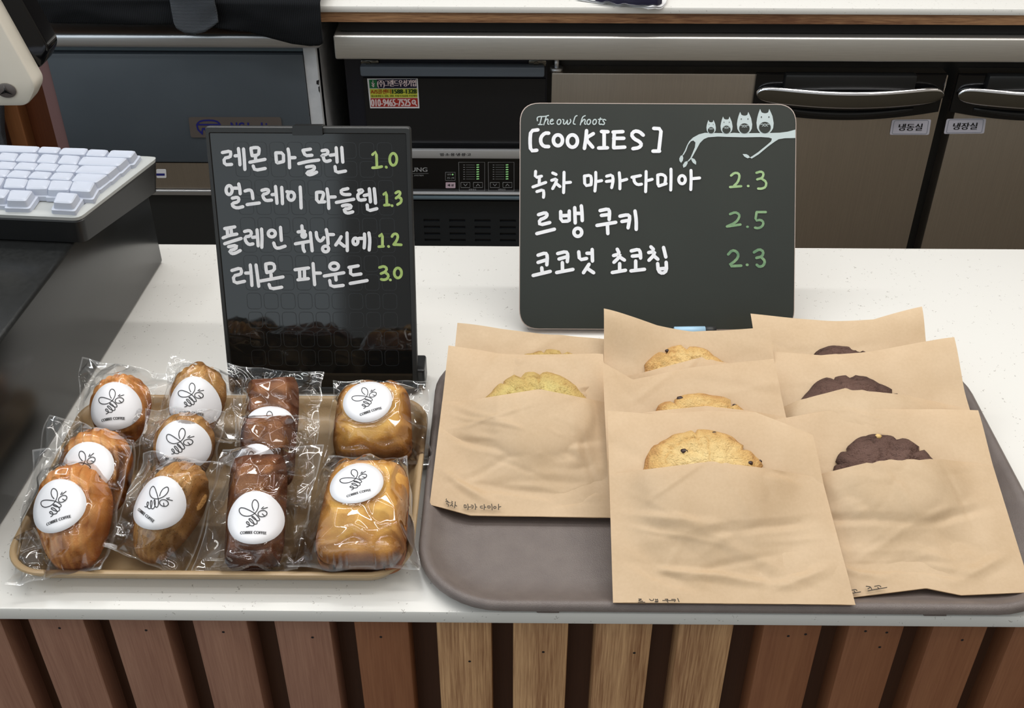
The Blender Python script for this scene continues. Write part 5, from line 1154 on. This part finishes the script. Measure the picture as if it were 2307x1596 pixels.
# ------------------------------------------------------------------ back counter
YW = 1.60
zt_b, zb_b = atY(1500, 16.5, YW)[2], atY(1500, 32, YW)[2]; zwd = atY(1500, 53, YW+.004)[2]
xW = atY(724, 30, YW)[0]
b = MB(); b.rbox(-1.05, 1.5, YW, YW+.75, zb_b, zt_b, .002, 2); tag(b.build('back_worktop', M['stone'], None, angle=40), 'white worktop across the top of the picture above the fridge', 'countertop')
b = MB(); b.box(-1.05, 1.5, YW+.004, YW+.03, zwd, zb_b-.0003); tag(b.build('plywood_rail', M['trim_wood']), 'brown layered wooden rail running under the back white worktop', 'rail')
b = MB(); b.box(-.27, 1.5, YW+.016, YW+.03, lipT+.0015, zwd-.0005); structure(b.build('gap_shade_1', plain('matt_black_shade', (17, 15, 14), .9)))  # dark strip standing in for the shade in the gap above the fridge
cb = thing('wooden_cabinet', (-.86, YI+.2, FLOOR), 'red-brown wooden cabinet end left of the ice machine, below the screen', 'cabinet')
b = MB(); xa_, xb_ = atY(20, 330, YI+.03)[0]-.12, xl_-.004; b.box(xa_, xb_, YI+.05, YI+.5, FLOOR, zb_b-.03); b.build('cabinet_body', M['cab_wood'], cb)
b = MB(); q0, q1 = atY(8, 245, YI+.02), atY(40, 245, YI+.02); b.rbox(q0[0]-.004, q1[0], YI+.02, YI+.05, FLOOR+.02, zb_b-.03, .002); part_label(b.build('door_edge', wood('orange_edge_wood', (120, 74, 42), (160, 106, 64), grain=.6), cb), 'lighter orange wooden edge')
# grey folded fabric at the far left edge
b = MB(); p = atY(18, 300, 1.575); b2 = []
for i in range(9):
    t = i/8; b2.append([np.array((p[0]-.06+.062*math.sin(a)*(.82+.12*math.cos(9*t)+.06*math.cos(5*a+7*t)), 1.59+.028*math.cos(a)*(1+.2*math.cos(4*a+5*t)), p[2]+.07-.30*t)) for a in [2*math.pi*k/16 for k in range(16)]])
b.loops(b2); tag(b.build('grey_cloth_bundle', M['cloth_grey'], None, smooth=True), 'rumpled grey cloth hanging at the far left edge under the screen', 'cloth')

# ------------------------------------------------------------------ dark garment over the ice machine
gx = thing('knit_garment', atY(380, 40, YI-.03), 'black ribbed knit garment heaped over the top of the ice machine', 'garment')
def drape(bottom, top_y, yy, mat, name, seed, x0=None, amp=.006):
    """Cloth lying back over the machine top and hanging in front of it down to the traced hem."""
    b = MB(); xs_ = [p[0] for p in bottom]; ys_ = [p[1] for p in bottom]; rows = []; n = 90
    X = np.linspace(xs_[0], xs_[-1], n)
    hem = [atY(x, np.interp(x, xs_, ys_), yy) for x in X]
    zt_ = atY(400, top_y, yy)[2]
    for v in np.linspace(0, 1, 26):
        r = []
        for i, (x, hpt) in enumerate(zip(X, hem)):
            if v < .55: t = v/.55; z = hpt[2]+(zt_-hpt[2])*t; y = yy
            else: t = (v-.55)/.45; z = zt_+.018*math.sin(t*math.pi/2); y = yy+.02*t+.42*t*t
            f = noise.noise(Vector((hpt[0]*9+seed, v*2.2, .4)))*amp+noise.noise(Vector((hpt[0]*30+seed, v*4, 2.4)))*amp*.3
            xx = hpt[0]+(v*.55 if v < .55 else .3)*.0
            r.append(np.array((xx, y-f-.004, z+f*.4)))
        rows.append(r)
    P = np.array(rows); nr = P+np.array((0, .006, -.0015))
    b.grid(P); b.grid(nr); k = P.shape[0]*n
    for j in range(n-1): b.f.append((j, j+1, k+j+1, k+j))
    for i in range(P.shape[0]-1): b.f.append((i*n, (i+1)*n, k+(i+1)*n, k+i*n)); b.f.append((i*n+n-1, (i+1)*n+n-1, k+(i+1)*n+n-1, k+i*n+n-1))
    return b.build(name, M[mat], gx, smooth=True)
drape([(10, 44), (60, 50), (200, 51), (300, 54), (400, 53), (470, 56)], -2, YI-.028, 'cloth', 'body', 3)
part_label(drape([(470, 58), (500, 63), (560, 70), (610, 84), (660, 97), (700, 102), (722, 101), (729, 96)], 4, YI-.034, 'cloth', 'hanging_flap', 8, amp=.009), 'charcoal flap hanging at the right')
part_label(drape([(392, 50), (398, 62), (415, 72), (438, 75), (460, 70), (478, 58), (490, 48)], -14, YI-.046, 'cloth_grey', 'cuff', 12, amp=.008), 'dark grey knit cuff')

# ------------------------------------------------------------------ striped towel on the back worktop
tw = thing('dish_towel', atY(1400, 12, YW+.02), 'crumpled white tea towel with dark stripes on the back worktop edge', 'towel')
def fold_strip(px, w, mat, name, lift, seed):
    b = MB(); rows = []
    for i, (x, y) in enumerate(px):
        rows.append([None]*0)
    P = []
    for x, y in px:
        p = atZ(x, y, zt_b+lift); P.append([p+np.array((0, w*t, .012*math.sin(math.pi*t)+.004*noise.noise(Vector((x*.05, t*4, seed))))) for t in np.linspace(0, 1, 16)])
    b.grid(np.array(P)); b.grid(np.array(P)-np.array((0, 0, .003))); return b.build(name, M[mat], tw, smooth=True)
xs_ = np.linspace(1300, 1502, 40)
fold_strip([(x, np.interp(x, [1300, 1390, 1440, 1470, 1495, 1502], [-4, 8, 13, 17, 12, 2])) for x in xs_], .16, 'towel', 'towel_cloth', .0045, 4)
fold_strip([(x, np.interp(x, [1340, 1400, 1440, 1480, 1490], [-3, 4, 7, 7, 2])) for x in xs_[8:38]], .006, 'ink_navy', 'dark_stripe', .010, 4)
print('script done')
